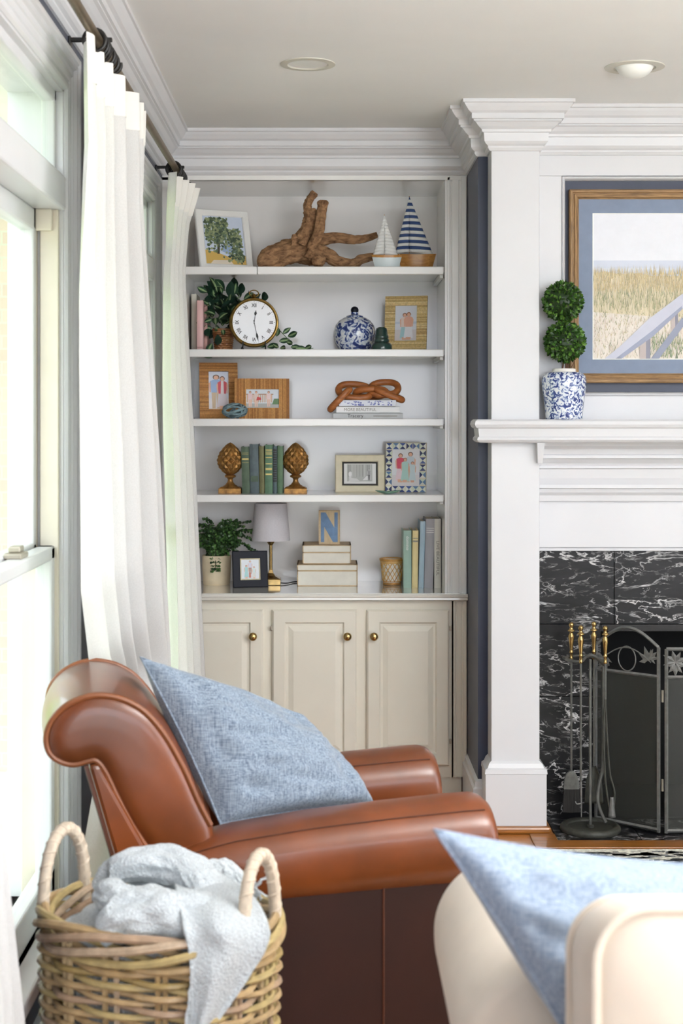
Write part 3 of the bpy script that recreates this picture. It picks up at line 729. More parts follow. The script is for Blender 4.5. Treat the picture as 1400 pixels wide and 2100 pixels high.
# ------------------------------------------------------------------ leather armchair
TH = math.radians(10.0); DX, DY = math.cos(TH), math.sin(TH); LX, LY = -math.sin(TH), math.cos(TH)
AX, AY = 0.318, 2.88
def on_chair(px, py, u):
    """pixel -> (forward, up) on the chair's upright plane at lateral offset u"""
    rx = (px - VX) / F; ax, ay = AX + u * LX, AY + u * LY
    a = (rx * ay - ax) / (DX - rx * DY); t = ay + a * DY
    return (a, CH + (VY - py) / F * t)
ch = thing('leather_armchair', 'brown leather armchair with a scrolled back and padded arms', 'armchair', (AX, AY, 0), TH)
UB0, UB1 = 0.065, 0.475
outl = [(432, 1692), (408, 1646), (378, 1578), (340, 1510), (300, 1462), (262, 1438), (228, 1428), (192, 1426), (156, 1436), (124, 1456), (102, 1484), (94, 1516), (102, 1545), (124, 1562), (152, 1568), (180, 1561), (198, 1560), (216, 1582), (240, 1632), (270, 1690), (306, 1744)]
prof = [on_chair(x, y, UB0) for x, y in outl]
low = [(prof[0][0] + 0.05, 0.40), (prof[-1][0] + 0.10, 0.30)]
ring0 = smooth_path([(p[0], 0, p[1]) for p in prof], 70)
ring0 = [(p.x, p.z) for p in ring0]
full = ring0 + [low[1], low[0]]
bk = bpy.data.meshes.new('backrest')
bm = bmesh.new()
NU = 15
def inset_u(k):                                                # slight crown across the width
    return UB0 + (UB1 - UB0) * k / NU
cx = sum(p[0] for p in full) / len(full); cz = sum(p[1] for p in full) / len(full)
rings = []
for k in range(NU + 1):
    t = k / NU; e = 0.010 * (1 - (2 * t - 1) ** 2)
    R_ = []
    for i, (a, z) in enumerate(full):
        p0 = full[i - 1]; p1 = full[(i + 1) % len(full)]
        dx, dz = p1[0] - p0[0], p1[1] - p0[1]; L = math.hypot(dx, dz) or 1
        nx, nz = dz / L, -dx / L                               # outward for this winding
        R_.append(bm.verts.new((a - nx * e * -1, inset_u(k), z - nz * e * -1)))
    rings.append(R_)
for r0, r1 in zip(rings, rings[1:]):
    for i in range(len(full)):
        j = (i + 1) % len(full); bm.faces.new((r0[i], r0[j], r1[j], r1[i]))
caps = [bm.faces.new(list(reversed(rings[0]))), bm.faces.new(rings[-1])]
bm.normal_update()
for cf in caps:
    bmesh.ops.recalc_face_normals(bm, faces=bm.faces)
    for th, dp in ((0.010, 0.007), (0.012, 0.004), (0.012, 0.002)):
        bmesh.ops.inset_region(bm, faces=[cf], thickness=th, depth=dp, use_even_offset=True)
bmesh.ops.triangulate(bm, faces=[f for f in bm.faces if len(f.verts) > 4])
bm.to_mesh(bk); bm.free()
bk.polygons.foreach_set('use_smooth', [True] * len(bk.polygons)); bk.set_sharp_from_angle(angle=math.radians(50))
bk.materials.append(MATS['leather'])
bo = bpy.data.objects.new('backrest', bk); C.objects.link(bo); bo.parent = ch
MB().tube([(a, UB0 - 0.001, z) for a, z in ring0], 0.0055, 8).build('welt', 'leather_welt', ch, smooth=True)
MB().tube([(a, UB1 + 0.001, z) for a, z in ring0], 0.0055, 8).build('welt', 'leather_welt', ch, smooth=True)
# outer back shell below the scroll
q = [on_chair(x, y, UB0 + 0.02) for x, y in ((180, 1562), (202, 1560), (306, 1744))]
shell = [(q[0][0], q[0][1]), (q[1][0], q[1][1]), (q[2][0], q[2][1]), (q[2][0] + 0.06, 0.30), (q[2][0] + 0.05, 0.06), (q[2][0] - 0.055, 0.06), (q[2][0] - 0.06, q[2][1] - 0.02)]
MB().prism(shell, UB0 - 0.015, UB1 + 0.015).build('outer_back', 'leather', ch, bevel=0.008)
e0, e1 = (q[0][0] - 0.004, q[0][1]), (q[2][0] - 0.064, q[2][1] - 0.02)
MB().tube([(e0[0], UB0 - 0.012, e0[1]), (e1[0], UB0 - 0.012, e1[1]), (e1[0], UB0 - 0.012, 0.07)], 0.0045, 6).build('back_welt', 'leather_seam', ch, smooth=True)
def arm(u0, flip):
    W = 0.18
    topt = [(-0.70, 0.572), (-0.6, 0.600), (-0.5, 0.626), (-0.35, 0.645), (-0.2, 0.657), (-0.05, 0.666), (0.0, 0.667)]
    lip = [(-0.70, 0.468), (-0.4, 0.478), (0, 0.49)]
    rings = []; N = 40
    st = [-0.70 + 0.68 * k / 26 for k in range(27)] + [-0.012, -0.002, 0.006, 0.011, 0.013]
    sh = [1.0] * 27 + [0.985, 0.95, 0.88, 0.72, 0.5]
    for a, s in zip(st, sh):
        zt, zb = lerp_tab(topt, min(a, 0)), lerp_tab(lip, min(a, 0)); 
        hz = (zt - zb) / 2; zc = (zt + zb) / 2
        R_ = []
        for k in range(N):
            th = 2 * PI * k / N; c, sn = math.cos(th), math.sin(th)
            uu = math.copysign(abs(c) ** 0.75, c) * W / 2; zz = math.copysign(abs(sn) ** 0.8, sn) * hz
            if zz < 0: uu *= 1 - 0.18 * (abs(zz) / hz) ** 2
            R_.append((a, u0 + W / 2 + uu * (0.7 + 0.3 * s), zc + zz * s - 0.02 * (1 - s)))
        rings.append(R_)
    m = MB().loft(rings); o = m.build('arm', 'leather', ch, smooth=True, angle=60)
    # stitched top seams
    for sgn in (-1, 1):
        sg = []
        for a in st[:28]:
            zt, zb = lerp_tab(topt, min(a, 0)), lerp_tab(lip, min(a, 0)); hz = (zt - zb) / 2; zc = (zt + zb) / 2
            th = math.radians(52); uu = math.cos(th) ** 0.75 * W / 2; zz = math.sin(th) ** 0.8 * hz
            sg.append((a, u0 + W / 2 + sgn * (uu + 0.0005), zc + zz + 0.0005))
        s_ = MB().tube(sg, 0.0016, 6).build('seam', 'leather_seam', ch, smooth=True); s_.parent = o
    ui, uo = (u0 + 0.02, u0 + W - 0.03) if not flip else (u0 + 0.03, u0 + W - 0.02)
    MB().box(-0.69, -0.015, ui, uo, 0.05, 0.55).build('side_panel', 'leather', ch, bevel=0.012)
    return o
M('leather_shaded', (42, 20, 14), 0.5, var=0.12, scale=5, bump=0.12, bscale=420, bdist=0.001, spec=0.35)  # darkened copy of the leather: shade on the lower sides put into the colour
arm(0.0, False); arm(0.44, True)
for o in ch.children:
    if o.name.startswith('side_panel'): o.data.materials.clear(); o.data.materials.append(MATS['leather_shaded']); o['label'] = 'brown leather side panel with shade put into its colour'
va = on_chair(786, 1950, 0.02)[0]
MB().tube([(va, 0.0195, 0.52), (va, 0.0195, 0.06)], 0.0022, 6).build('side_seam', 'leather_seam', ch, smooth=True)
MB().box(-0.58, 0.0, 0.15, 0.47, 0.28, 0.47).build('seat_cushion', 'leather', ch, bevel=0.035, seg=4)
MB().box(-0.66, -0.02, 0.03, 0.59, 0.07, 0.29).build('seat_base', 'leather_shaded', ch, bevel=0.01)
for a in (-0.64, -0.06):
    for u in (0.06, 0.56):
        MB().lathe([(0.016, 0), (0.022, 0.02), (0.026, 0.052), (0.026, 0.07)], 14, (a, u, 0)).build('foot', 'stem_brown', ch, smooth=True)

# ------------------------------------------------------------------ throw pillows
def pillow(name, label, c, t, mat, seed, pw=2.4, wr=0.006, nrm=None, bulge_top=0.0, crease=None):
    """c: four corners going round (0-1 top edge, 1-2, 2-3, 3-0)"""
    c = [Vector(p) for p in c]
    n = ((c[1] - c[0]).cross(c[3] - c[0])).normalized()
    if n.dot(Vector((0, -1, 0.2))) < 0: n = -n
    ctr = sum(c, Vector()) / 4
    def surf(u, v, side):
        p = (c[0] * (1 - u) + c[1] * u) * (1 - v) + (c[3] * (1 - u) + c[2] * u) * v
        su, sv = 4 * u * (1 - u), 4 * v * (1 - v)
        pinch = 0.05
        p = p + (ctr - p) * (pinch * (1 - max(0, su * sv)) * (su if sv < su else sv) * (1 if min(su, sv) < 0.35 else (0.35 / max(min(su, sv), .01))))
        h = t * (max(0, su) ** 0.42) * (max(0, sv) ** 0.42)
        q = Vector((u * 3.2 + seed, v * 5.5, seed * 2.3))
        w = wr * (1.2 * noise.noise(q) + 0.9 * noise.noise(q * 2.3)) * min(1, 6 * min(u, 1 - u, v, 1 - v))
        w += wr * 0.5 * math.sin(22 * (u + 0.35 * v) + 3 * noise.noise(q)) * math.exp(-((min(u, 1 - u) - 0.0) / 0.25) ** 2) * min(1, 8 * min(u, 1 - u, v, 1 - v))
        return tuple(p + n * (side * h + w))
    r = thing(name, label, 'pillow', tuple(min(c, key=lambda q: q.z)))
    m = MB()
    m.grid(lambda u, v: surf(u, v, 1), 44, 44); m.grid(lambda u, v: surf(u, v, -1), 44, 44)
    m.build('cover', mat, r, smooth=True, angle=0, world=True)
    e = [Vector(surf(k / 30, 0, 0)) for k in range(31)] + [Vector(surf(1, k / 30, 0)) for k in range(1, 31)] + [Vector(surf(1 - k / 30, 1, 0)) for k in range(1, 31)] + [Vector(surf(0, 1 - k / 30, 0)) for k in range(1, 30)]
    MB().tube(e, 0.0025, 6, closed=True).build('edge_seam', mat, r, smooth=True, world=True)
    return r
pillow('throw_pillow', 'blue-grey linen pillow propped in the leather armchair', [at(288, 1348, 2.97), at(606, 1470, 3.24), at(768, 1648, 3.08), at(452, 1690, 2.93)], 0.078, 'linen_blue', 1, wr=0.016)
pillow('throw_pillow', 'pale blue linen pillow on the cream sofa in the foreground', [at(891, 1702, 1.77), at(1450, 1776, 1.90), at(1560, 2360, 1.82), at(1205, 2190, 1.73)], 0.062, 'linen_pale', 4, wr=0.008)

# ------------------------------------------------------------------ wicker basket
BCX, BCY = X(330, 2.56), 2.53
BRX, BRY, BZ = 0.200, 0.148, 0.588
bs = thing('wicker_basket', 'oval wicker basket with two wrapped handles', 'basket', (BCX, BCY, 0), math.radians(-25))
TANS = [(164, 138, 100), (172, 148, 112), (152, 126, 88), (166, 146, 100), (160, 134, 110), (174, 152, 128), (146, 124, 78)]
def bpt(th, r, z):
    k = 0.90 + 0.10 * min(1, z / BZ)
    c, s = math.cos(th), math.sin(th); p = 0.84
    return Vector(((BRX * k + r) * math.copysign(abs(c) ** p, c), (BRY * k + r) * math.copysign(abs(s) ** p, s), z))
NST = 16
nrow = 46; z0 = 0.012; pitch = (BZ - 0.055 - z0) / nrow
for k in range(nrow):
    zz = z0 + (k + 0.5) * pitch; n = NST * 10; path = []
    for i in range(n):
        th = 2 * PI * i / n
        path.append(bpt(th, (0.0078 if k % 2 else -0.0078) * math.cos(NST / 2 * th), zz + 0.0012 * math.sin(5 * th + k * 2.1)))
    MB().tube(path, 0.0054 + RN.uniform(-.0006, .0007), 7, closed=True, col=RN.choice(TANS)).build('weave_strand', 'wicker', bs, smooth=True)
for i in range(NST):
    th = 2 * PI * (i + 0.0) / NST + PI / NST / 2 * 0
    for d in (-0.032, 0.032):
        MB().tube([bpt(th + d, 0.0, z) for z in (0.005, 0.15, 0.3, 0.45, BZ - 0.03)], 0.0052, 6, col=RN.choice(TANS)).build('stake', 'wicker', bs, smooth=True)
for k in range(6):                                            # plaited rim
    n = 150; path = []
    for i in range(n):
        th = 2 * PI * i / n; a = 2 * th + k * PI / 3
        path.append(bpt(th, 0.010 * math.cos(a), BZ - 0.028 + 0.024 * math.sin(a)))
    MB().tube(path, 0.0072, 7, closed=True, col=RN.choice(TANS)).build('rim_strand', 'wicker', bs, smooth=True)
MB().lathe([(0, 0), (1, 0), (1, 0.012), (0, 0.012)], 32, cap0=False, cap1=False, rfun=lambda u, z: bpt(2 * PI * u, -0.006, 0).xy.length, col=TANS[2]).build('bottom', 'wicker', bs)
for sgn in (-1, 1):
    n = 90; path = []
    yw = 0.062 if sgn < 0 else 0.056
    for i in range(n + 1):
        t = i / n; a = PI * t
        path.append(Vector((sgn * (BRX - 0.010 - 0.012 * math.sin(a) * sgn * 0), -yw * math.cos(a) * 1.0 + (0.0), BZ - 0.035 + 0.142 * math.sin(a) ** 0.75)))
    h = MB().tube(path, lambda t: 0.0105, 9).build('handle', 'rattan_wrap', bs, smooth=True)
    sp = []
    for i in range(260):
        t = i / 259; j = t * n; k = min(int(j), n - 1); p = path[k].lerp(path[k + 1], j - k)
        tg = (path[k + 1] - path[k]).normalized(); e1_ = Vector((1, 0, 0)); e2 = tg.cross(e1_).normalized(); a = t * 2 * PI * 15
        sp.append(p + (e1_ * math.cos(a) + e2 * math.sin(a)) * 0.0092)
    w = MB().tube(sp, 0.0028, 5).build('wrap', 'rattan_wrap', bs, smooth=True); w.parent = h

# ------------------------------------------------------------------ throw blanket in the basket
def blanket():
    r = thing('throw_blanket', 'pale blue-white fringed throw blanket spilling out of the wicker basket', 'blanket', (BCX + 0.02, BCY, BZ))
    def fold(pts, rad, seed, nm, sq=1.0, amp=0.010):
        P = smooth_path(pts, 40); m = MB()
        def fn(u, v):
            k = min(int(v * 40), 39); p = P[k].lerp(P[k + 1], v * 40 - k)
            t = (P[k + 1] - P[k]).normalized(); e2 = Vector((0, 0, 1)); e1 = t.cross(e2).normalized()
            a = 2 * PI * u; rr = lerp_tab(rad, v) * (1 if 0.001 < v < 0.999 else 0.02)
            q = Vector((math.cos(a) * 1.5, math.sin(a) * 1.5, v * 5 + seed))
            rr *= 1 + 0.30 * noise.noise(q) + 0.14 * noise.noise(q * 2.2) + 0.02 * noise.noise(q * 8)
            return tuple(p + e1 * rr * math.cos(a) * sq + e2 * rr * math.sin(a))
        m.grid(fn, 72, 90, wrapu=True)
        return m.build(nm, 'terry', r, smooth=True, angle=0, world=True)
    Y0 = 2.50
    fold([at(196, 1898, 2.43), at(260, 1880, 2.43), at(340, 1878, 2.43), at(430, 1882, 2.44), at(500, 1890, 2.5)], [(0, 0.012), (0.12, 0.034), (0.5, 0.044), (1, 0.03)], 1, 'fold')
    fold([at(208, 1832, 2.49), at(240, 1846, 2.46), at(300, 1858, 2.44), at(370, 1880, 2.43), at(440, 1900, 2.44)], [(0, 0.018), (0.15, 0.030), (0.5, 0.033), (0.8, 0.03), (1, 0.016)], 5, 'fold')
    fold([at(212, 1828, 2.54), at(222, 1796, 2.55), at(270, 1774, 2.55), at(340, 1770, 2.55), at(392, 1792, 2.53), at(430, 1836, 2.50), at(450, 1880, 2.48)], [(0, 0.014), (0.15, 0.026), (0.45, 0.031), (0.8, 0.034), (1, 0.02)], 9, 'fold')
    fold([at(262, 1826, 2.57), at(320, 1826, 2.58), at(400, 1840, 2.58), at(480, 1860, 2.58)], [(0, 0.014), (0.3, 0.034), (0.8, 0.04), (1, 0.02)], 17, 'fold')
    fold([at(396, 1806, 2.58), at(452, 1790, 2.6), at(496, 1812, 2.6), at(525, 1850, 2.6)], [(0, 0.014), (0.4, 0.026), (1, 0.012)], 14, 'fold')
    # lower body filling the basket
    m = MB()
    m.grid(lambda u, v: tuple(Vector((BCX, BCY, 0)) + Vector((0.165 * v * math.cos(2 * PI * u), 0.12 * v * math.sin(2 * PI * u), BZ - 0.03 + 0.05 * (1 - v * v) + 0.012 * noise.noise(Vector((u * 6, v * 5, 0)))))), 48, 14, wrapu=True)
    m.grid(lambda u, v: tuple(Vector((BCX, BCY, 0)) + Vector(((0.142 + 0.02 * v) * math.cos(2 * PI * u), (0.100 + 0.02 * v) * math.sin(2 * PI * u), 0.05 + (BZ - 0.08) * v))), 40, 6, wrapu=True)
    m.build('under_layer', 'terry', r, smooth=True, angle=0, world=True)
    # corner hanging over the front rim: rows of left and right edge (pixels, depth)
    rows = [((352, 1800), (462, 1792), 2.55), ((360, 1826), (512, 1834), 2.47), ((368, 1862), (534, 1860), 2.40), ((376, 1905), (553, 1905), 2.352), ((386, 1950), (546, 1945), 2.345), ((390, 2000), (520, 1990), 2.345), ((394, 2050), (484, 2045), 2.346), ((398, 2108), (438, 2104), 2.348)]
    def fn(u, v):
        j = v * (len(rows) - 1); k = min(int(j), len(rows) - 2); f = j - k
        def cr(g):
            pp = [g(rows[max(0, min(len(rows) - 1, k + d))]) for d in (-1, 0, 1, 2)]
            return 0.5 * (2 * pp[1] + (pp[2] - pp[0]) * f + (2 * pp[0] - 5 * pp[1] + 4 * pp[2] - pp[3]) * f * f + (3 * pp[1] - pp[0] - 3 * pp[2] + pp[3]) * f ** 3)
        lx, ly, rx, ry, d = cr(lambda r_: r_[0][0]), cr(lambda r_: r_[0][1]), cr(lambda r_: r_[1][0]), cr(lambda r_: r_[1][1]), cr(lambda r_: r_[2])
        px, py = lx + (rx - lx) * u, ly + (ry - ly) * u
        d += 0.05 * max(0, u - 0.3) ** 1.5 * (1 if v > .3 else v / .3)
        d += 0.014 * math.sin(2 * PI * (1.35 * u + 0.25 * v)) * (1 - 0.5 * v) + 0.006 * noise.noise(Vector((u * 4, v * 5, 3)))
        return tuple(at(px, py, d))
    o = MB().grid(fn, 44, 80).build('hanging_corner', 'terry', r, smooth=True, angle=0, world=True)
    s = o.modifiers.new('thick', 'SOLIDIFY'); s.thickness = 0.006; s.offset = 0
    m = MB()
    for k in range(12):
        p = Vector(fn(0.0, 0.72 + 0.28 * k / 11)); q = [p]
        for j in range(5): q.append(q[-1] + Vector((RN.uniform(-.004, .0035) - 0.001, RN.uniform(-.003, .001), -0.013)))
        m.tube(q, 0.0018, 5)
    for k in range(10):
        p = at(500 + 3 * k, 1835 - 2 * k, 2.53) + Vector((0, RN.uniform(-.01, .01), 0)); q = [p]
        for j in range(5): q.append(q[-1] + Vector((RN.uniform(0, .008), RN.uniform(-.004, .004), RN.uniform(-.009, .008))))
        m.tube(q, 0.0018, 5)
    for k in range(8):
        p = Vector(fn(k / 7, 1.0)); q = [p]
        for j in range(5): q.append(q[-1] + Vector((RN.uniform(-.003, .006), RN.uniform(-.003, .001), -0.012)))
        m.tube(q, 0.0018, 5)
    f = m.build('fringe', 'terry', r, smooth=True, world=True); f['kind'] = 'stuff'
blanket()

# ------------------------------------------------------------------ sofa (seen from behind, foreground right) and rug
so = thing('sofa', 'cream slipcovered sofa with piped back cushion in the foreground', 'sofa', (1.1, 1.9, 0))
def puff(m, x0, x1, y0, y1, z0, z1, e=0.5, n=20, b=0.0):
    def fn(face):
        pass
    def sgn(a, p): return math.copysign(abs(a) ** p, a)
    cx, cy, cz = (x0 + x1) / 2, (y0 + y1) / 2, (z0 + z1) / 2
    m.grid(lambda u, v: (cx + (x1 - x0) / 2 * sgn(math.sin(PI * v), e) * sgn(math.cos(2 * PI * u), e), cy + (y1 - y0) / 2 * sgn(math.sin(PI * v), e) * sgn(math.sin(2 * PI * u), e), cz - (z1 - z0) / 2 * sgn(math.cos(PI * v), e)), n * 4, n * 2, wrapu=True)
    return m
# back cushion: box cushion with rounded corners and piping on both faces
cw0, cw1, cz0, cz1 = 0.268, 1.02, 0.42, 0.914
def rrect(x0, x1, z0, z1, r, n=8):
    out = []
    for cxx, czz, a0 in ((x1 - r, z1 - r, 0), (x0 + r, z1 - r, PI / 2), (x0 + r, z0 + r, PI), (x1 - r, z0 + r, 1.5 * PI)):
        for k in range(n + 1): out.append((cxx + r * math.cos(a0 + PI / 2 * k / n), czz + r * math.sin(a0 + PI / 2 * k / n)))
    return out
def cushion(x0, x1, nm):
    def rr(ins, y, dz=0): return [(x, y, z + dz) for x, z in rrect(x0 + ins, x1 - ins, cz0 + ins, cz1 - ins, 0.055)]
    st = [(0.24, 1.455, 0), (0.12, 1.462, 0), (0.05, 1.475, 0), (0.015, 1.492, 0), (0.0, 1.50, 0), (-0.008, 1.54, -0.012), (-0.010, 1.58, -0.022), (-0.006, 1.62, -0.032), (0.0, 1.66, -0.042), (0.02, 1.675, -0.042), (0.08, 1.69, -0.04), (0.24, 1.70, -0.04)]
    o = MB().loft([rr(*s) for s in st]).build(nm, 'sofa_cloth', so, smooth=True, angle=70, world=True)
    for ins, y, dz in ((0.0, 1.499, 0), (0.0, 1.661, -0.042)):
        p = MB().tube(rr(ins - 0.002, y, dz), 0.005, 8, closed=True).build('piping', 'sofa_cloth', so, smooth=True, world=True); p.parent = o
cushion(cw0, cw1, 'back_cushion'); cushion(cw1 + 0.01, cw1 + 0.76, 'back_cushion')
MB().box(0.17, 1.9, 1.34, 1.46, 0.12, 0.66).build('back_frame', 'sofa_cloth', so, bevel=0.04, world=True, seg=4)
MB().box(0.2, 1.9, 1.4, 2.22, 0.1, 0.32).build('seat_base', 'sofa_cloth', so, bevel=0.02, world=True)
for a, b in ((0.27, 1.02), (1.03, 1.78)): MB().box(a, b, 1.6, 2.24, 0.32, 0.46).build('seat_cushion', 'sofa_cloth', so, bevel=0.03, world=True, seg=4)
def sofa_arm(xa, xb):
    prof = [(xa + 0.02, 0.1), (xa + 0.02, 0.52), (xa + 0.004, 0.56), (xa - 0.006, 0.60), (xa - 0.004, 0.65), (xa + 0.018, 0.695), (xa + 0.06, 0.728), (xa + 0.11, 0.735), (xb - 0.02, 0.715), (xb, 0.67), (xb, 0.1)]
    P = [(p.x, p.z) for p in smooth_path([(a, 0, b) for a, b in prof], 50)]
    MB().loft([[(a + (0.1 - (a - xa)) * s, y, 0.1 + (b - 0.1) * (1 - s * 0.5)) for a, b in P] for y, s in ((1.83, 0.06), (1.845, 0.02), (1.865, 0), (2.3, 0), (2.32, 0.02), (2.335, 0.06))]).build('arm', 'sofa_cloth', so, smooth=True, angle=60, world=True)
sofa_arm(X(940, 1.95), X(940, 1.95) + 0.2)
MB().box(X(940, 1.95) + 0.02, X(940, 1.95) + 0.18, 1.4, 1.86, 0.1, 0.58).build('side_panel', 'sofa_cloth', so, bevel=0.02, world=True, seg=3)
for x in (0.26, 1.8):
    for y in (1.42, 2.15): MB().lathe([(0.02, 0), (0.026, 0.1)], 12, (x, y, 0)).build('foot', 'stem_brown', so, world=True, smooth=True)

rg = thing('area_rug', 'cream woven rug with a dark broken pattern in front of the hearth', 'rug', (1.8, 3.6, 0))
RY1 = 1.4 * F / (1747 - VY)
m = MB(); cell = 0.012
M_attr('rug_weave', 0.95, 0.2, 120, 0.6, 300)
MB().box(0.62, 3.2, 2.3, RY1, 0.0, 0.010).build('rug_base', 'rug_cream', rg, world=True, bevel=0.003)
rr = random.Random(5)
for k in range(1500):
    x = rr.uniform(0.66, 2.0); y = RY1 - 0.03 - abs(rr.gauss(0, 0.3))
    if y < 2.4: continue
    w, d = rr.uniform(0.006, 0.03), rr.uniform(0.004, 0.012)
    c = rr.choice([(120, 122, 122), (150, 148, 140), (136, 138, 140), (226, 222, 210)])
    m.add([(x - w, y - d, 0.0108), (x + w, y - d * rr.uniform(0, 1), 0.0108), (x + w * .7, y + d, 0.0108), (x - w * .8, y + d * .6, 0.0108)], [(0, 1, 2, 3)], c)
m.build('pattern', 'rug_weave', rg, world=True)['kind'] = 'stuff'
# ------------------------------------------------------------------ picture frames
def rect_loop(w, h, ins, y, z0=0.0):
    return [(-w / 2 + ins, y, z0 + ins), (w / 2 - ins, y, z0 + ins), (w / 2 - ins, y, z0 + h - ins), (-w / 2 + ins, y, z0 + h - ins)]
def border(w, h, b, t, bev=0.003):
    return MB().loft([rect_loop(w, h, 0, t), rect_loop(w, h, 0, bev), rect_loop(w, h, bev, 0), rect_loop(w, h, b - bev, 0), rect_loop(w, h, b, bev), rect_loop(w, h, b, t)], cap0=False, cap1=False)
def circ(cx, cz, rx, rz, n=12): return [(cx + rx * math.cos(2 * PI * k / n), cz + rz * math.sin(2 * PI * k / n)) for k in range(n)]
class Print:
    """flat print on a sheet x in [-w/2, w/2], z in [z0, z0+h]; shapes are given in 0..1 units and stacked by hair-thin layers"""
    def __init__(s, w, h, z0, y, bg):
        s.w, s.h, s.z0, s.y, s.k = w, h, z0, y, 0; s.m = MB(); s.poly([(0, 0), (1, 0), (1, 1), (0, 1)], bg)
    def poly(s, pts, col, flat=True):
        s.k += 1
        q = [(-s.w / 2 + s.w * min(1, max(0, u)), s.z0 + s.h * min(1, max(0, v))) for u, v in pts]
        s.m.poly(q, s.y - 0.00002 * min(s.k, 60) - (0.0000004 * s.k), tuple(int(c) for c in col))
    def blob(s, u, v, ru, rv, col, n=10): s.poly(circ(u, v, ru, rv, n), col)
    def person(s, u, v0, h, top, low, hair=(90, 60, 40), skin=(224, 176, 150), wd=1.0, dress=False):
        a = s.w / s.h; x = h / a * 0.13 * wd
        if dress: s.poly([(u - x * 1.3, v0 + h * 0.06), (u + x * 1.3, v0 + h * 0.06), (u + x * 0.8, v0 + h * 0.58), (u - x * 0.8, v0 + h * 0.58)], low); s.poly([(u - x * .6, v0), (u + x * .6, v0), (u + x * .7, v0 + h * .1), (u - x * .7, v0 + h * .1)], skin)
        else:
            for d in (-1, 1): s.poly([(u + d * x * 0.15, v0), (u + d * x * 0.7, v0), (u + d * x * 0.85, v0 + h * 0.5), (u, v0 + h * 0.5)], low)
        s.poly([(u - x * 0.85, v0 + h * 0.47), (u + x * 0.85, v0 + h * 0.47), (u + x * 1.15, v0 + h * 0.80), (u + x * .5, v0 + h * .85), (u - x * .5, v0 + h * .85), (u - x * 1.15, v0 + h * 0.80)], top)
        for d in (-1, 1): s.poly([(u + d * x * 1.0, v0 + h * 0.8), (u + d * x * 1.35, v0 + h * 0.74), (u + d * x * 1.2, v0 + h * 0.48), (u + d * x * 0.95, v0 + h * 0.48)], skin)
        s.blob(u, v0 + h * 0.925, x * 0.62, h * 0.078, hair); s.blob(u, v0 + h * 0.912, x * 0.45, h * 0.062, skin)
    def build(s, parent, name='picture', mat='print'):
        # paper behind the ink so that the sheet has a body
        s.m.box(-s.w / 2, s.w / 2, s.y + 0.00005, s.y + 0.0015, s.z0, s.z0 + s.h, (245, 245, 245))
        return s.m.build(name, mat, parent, fixn=False)
def reeds(m, w, h, b, cols, vert_sides=False, step=0.0042, rr=RN):
    def strip(x0, x1, z0, z1):
        y0 = -0.0012 - rr.random() * 0.0012
        m.box(x0, x1, y0, 0.006, z0, z1, rr.choice(cols))
    z = 0.0
    while z < h - 0.001:                                    # sides
        d = step * rr.uniform(0.7, 1.3); z1 = min(h, z + d)
        if not vert_sides or True:
            if b <= z <= h - b and not vert_sides:
                strip(-w / 2, -w / 2 + b, z, z1 - 0.0004); strip(w / 2 - b, w / 2, z, z1 - 0.0004)
            elif (z < b or z > h - b) and not vert_sides:
                strip(-w / 2, w / 2, z, z1 - 0.0004)
        z = z1
    if vert_sides:
        x = -w / 2
        while x < w / 2 - 0.0005:
            d = step * rr.uniform(0.7, 1.3); x1 = min(w / 2, x + d)
            if x < -w / 2 + b or x > w / 2 - b: strip(x, x1 - 0.0004, 0, h)
            else: strip(x, x1 - 0.0004, 0, b); strip(x, x1 - 0.0004, h - b, h)
            x = x1
def frame(name, label, pxc, Y, z, w, h, b, rz=0, lean=-8, mat='pale_frame', t=0.016, style='plain', cols=None, vert=False, gap=None):
    r = thing(name, label, 'picture frame', (X(pxc, Y), Y, z + 0.0005), math.radians(rz), None, math.radians(lean))
    if style == 'reed':
        MB().loft([rect_loop(w - .002, h - .002, 0, t, .001), rect_loop(w - .002, h - .002, 0, 0.004, .001), rect_loop(w - .002, h - .002, b, 0.004, .001), rect_loop(w - .002, h - .002, b, t, .001)], cap0=False, cap1=False).build('frame_body', 'stem_brown', r)
        m = MB(); reeds(m, w, h, b, cols, vert); m.build('reed_wrap', 'raffia', r)
    else: border(w, h, b, t).build('frame_border', mat, r)
    MB().box(-w / 2 + 0.004, w / 2 - 0.004, t - 0.003, t, 0.004, h - 0.004).build('backing', 'stem_brown', r)
    st = MB().loft([[(-0.02, t, h * 0.62), (0.02, t, h * 0.62), (0.02, t + 0.002, h * 0.62), (-0.02, t + 0.002, h * 0.62)], [(-0.025, t + 0.045 , 0.004), (0.025, t + 0.045, 0.004), (0.025, t + 0.047, 0.004), (-0.025, t + 0.047, 0.004)]]).build('easel_leg', 'stem_brown', r)
    return r
Z1, Z2, Z3, Z4 = SH[0], SH[1], SH[2], SH[3]

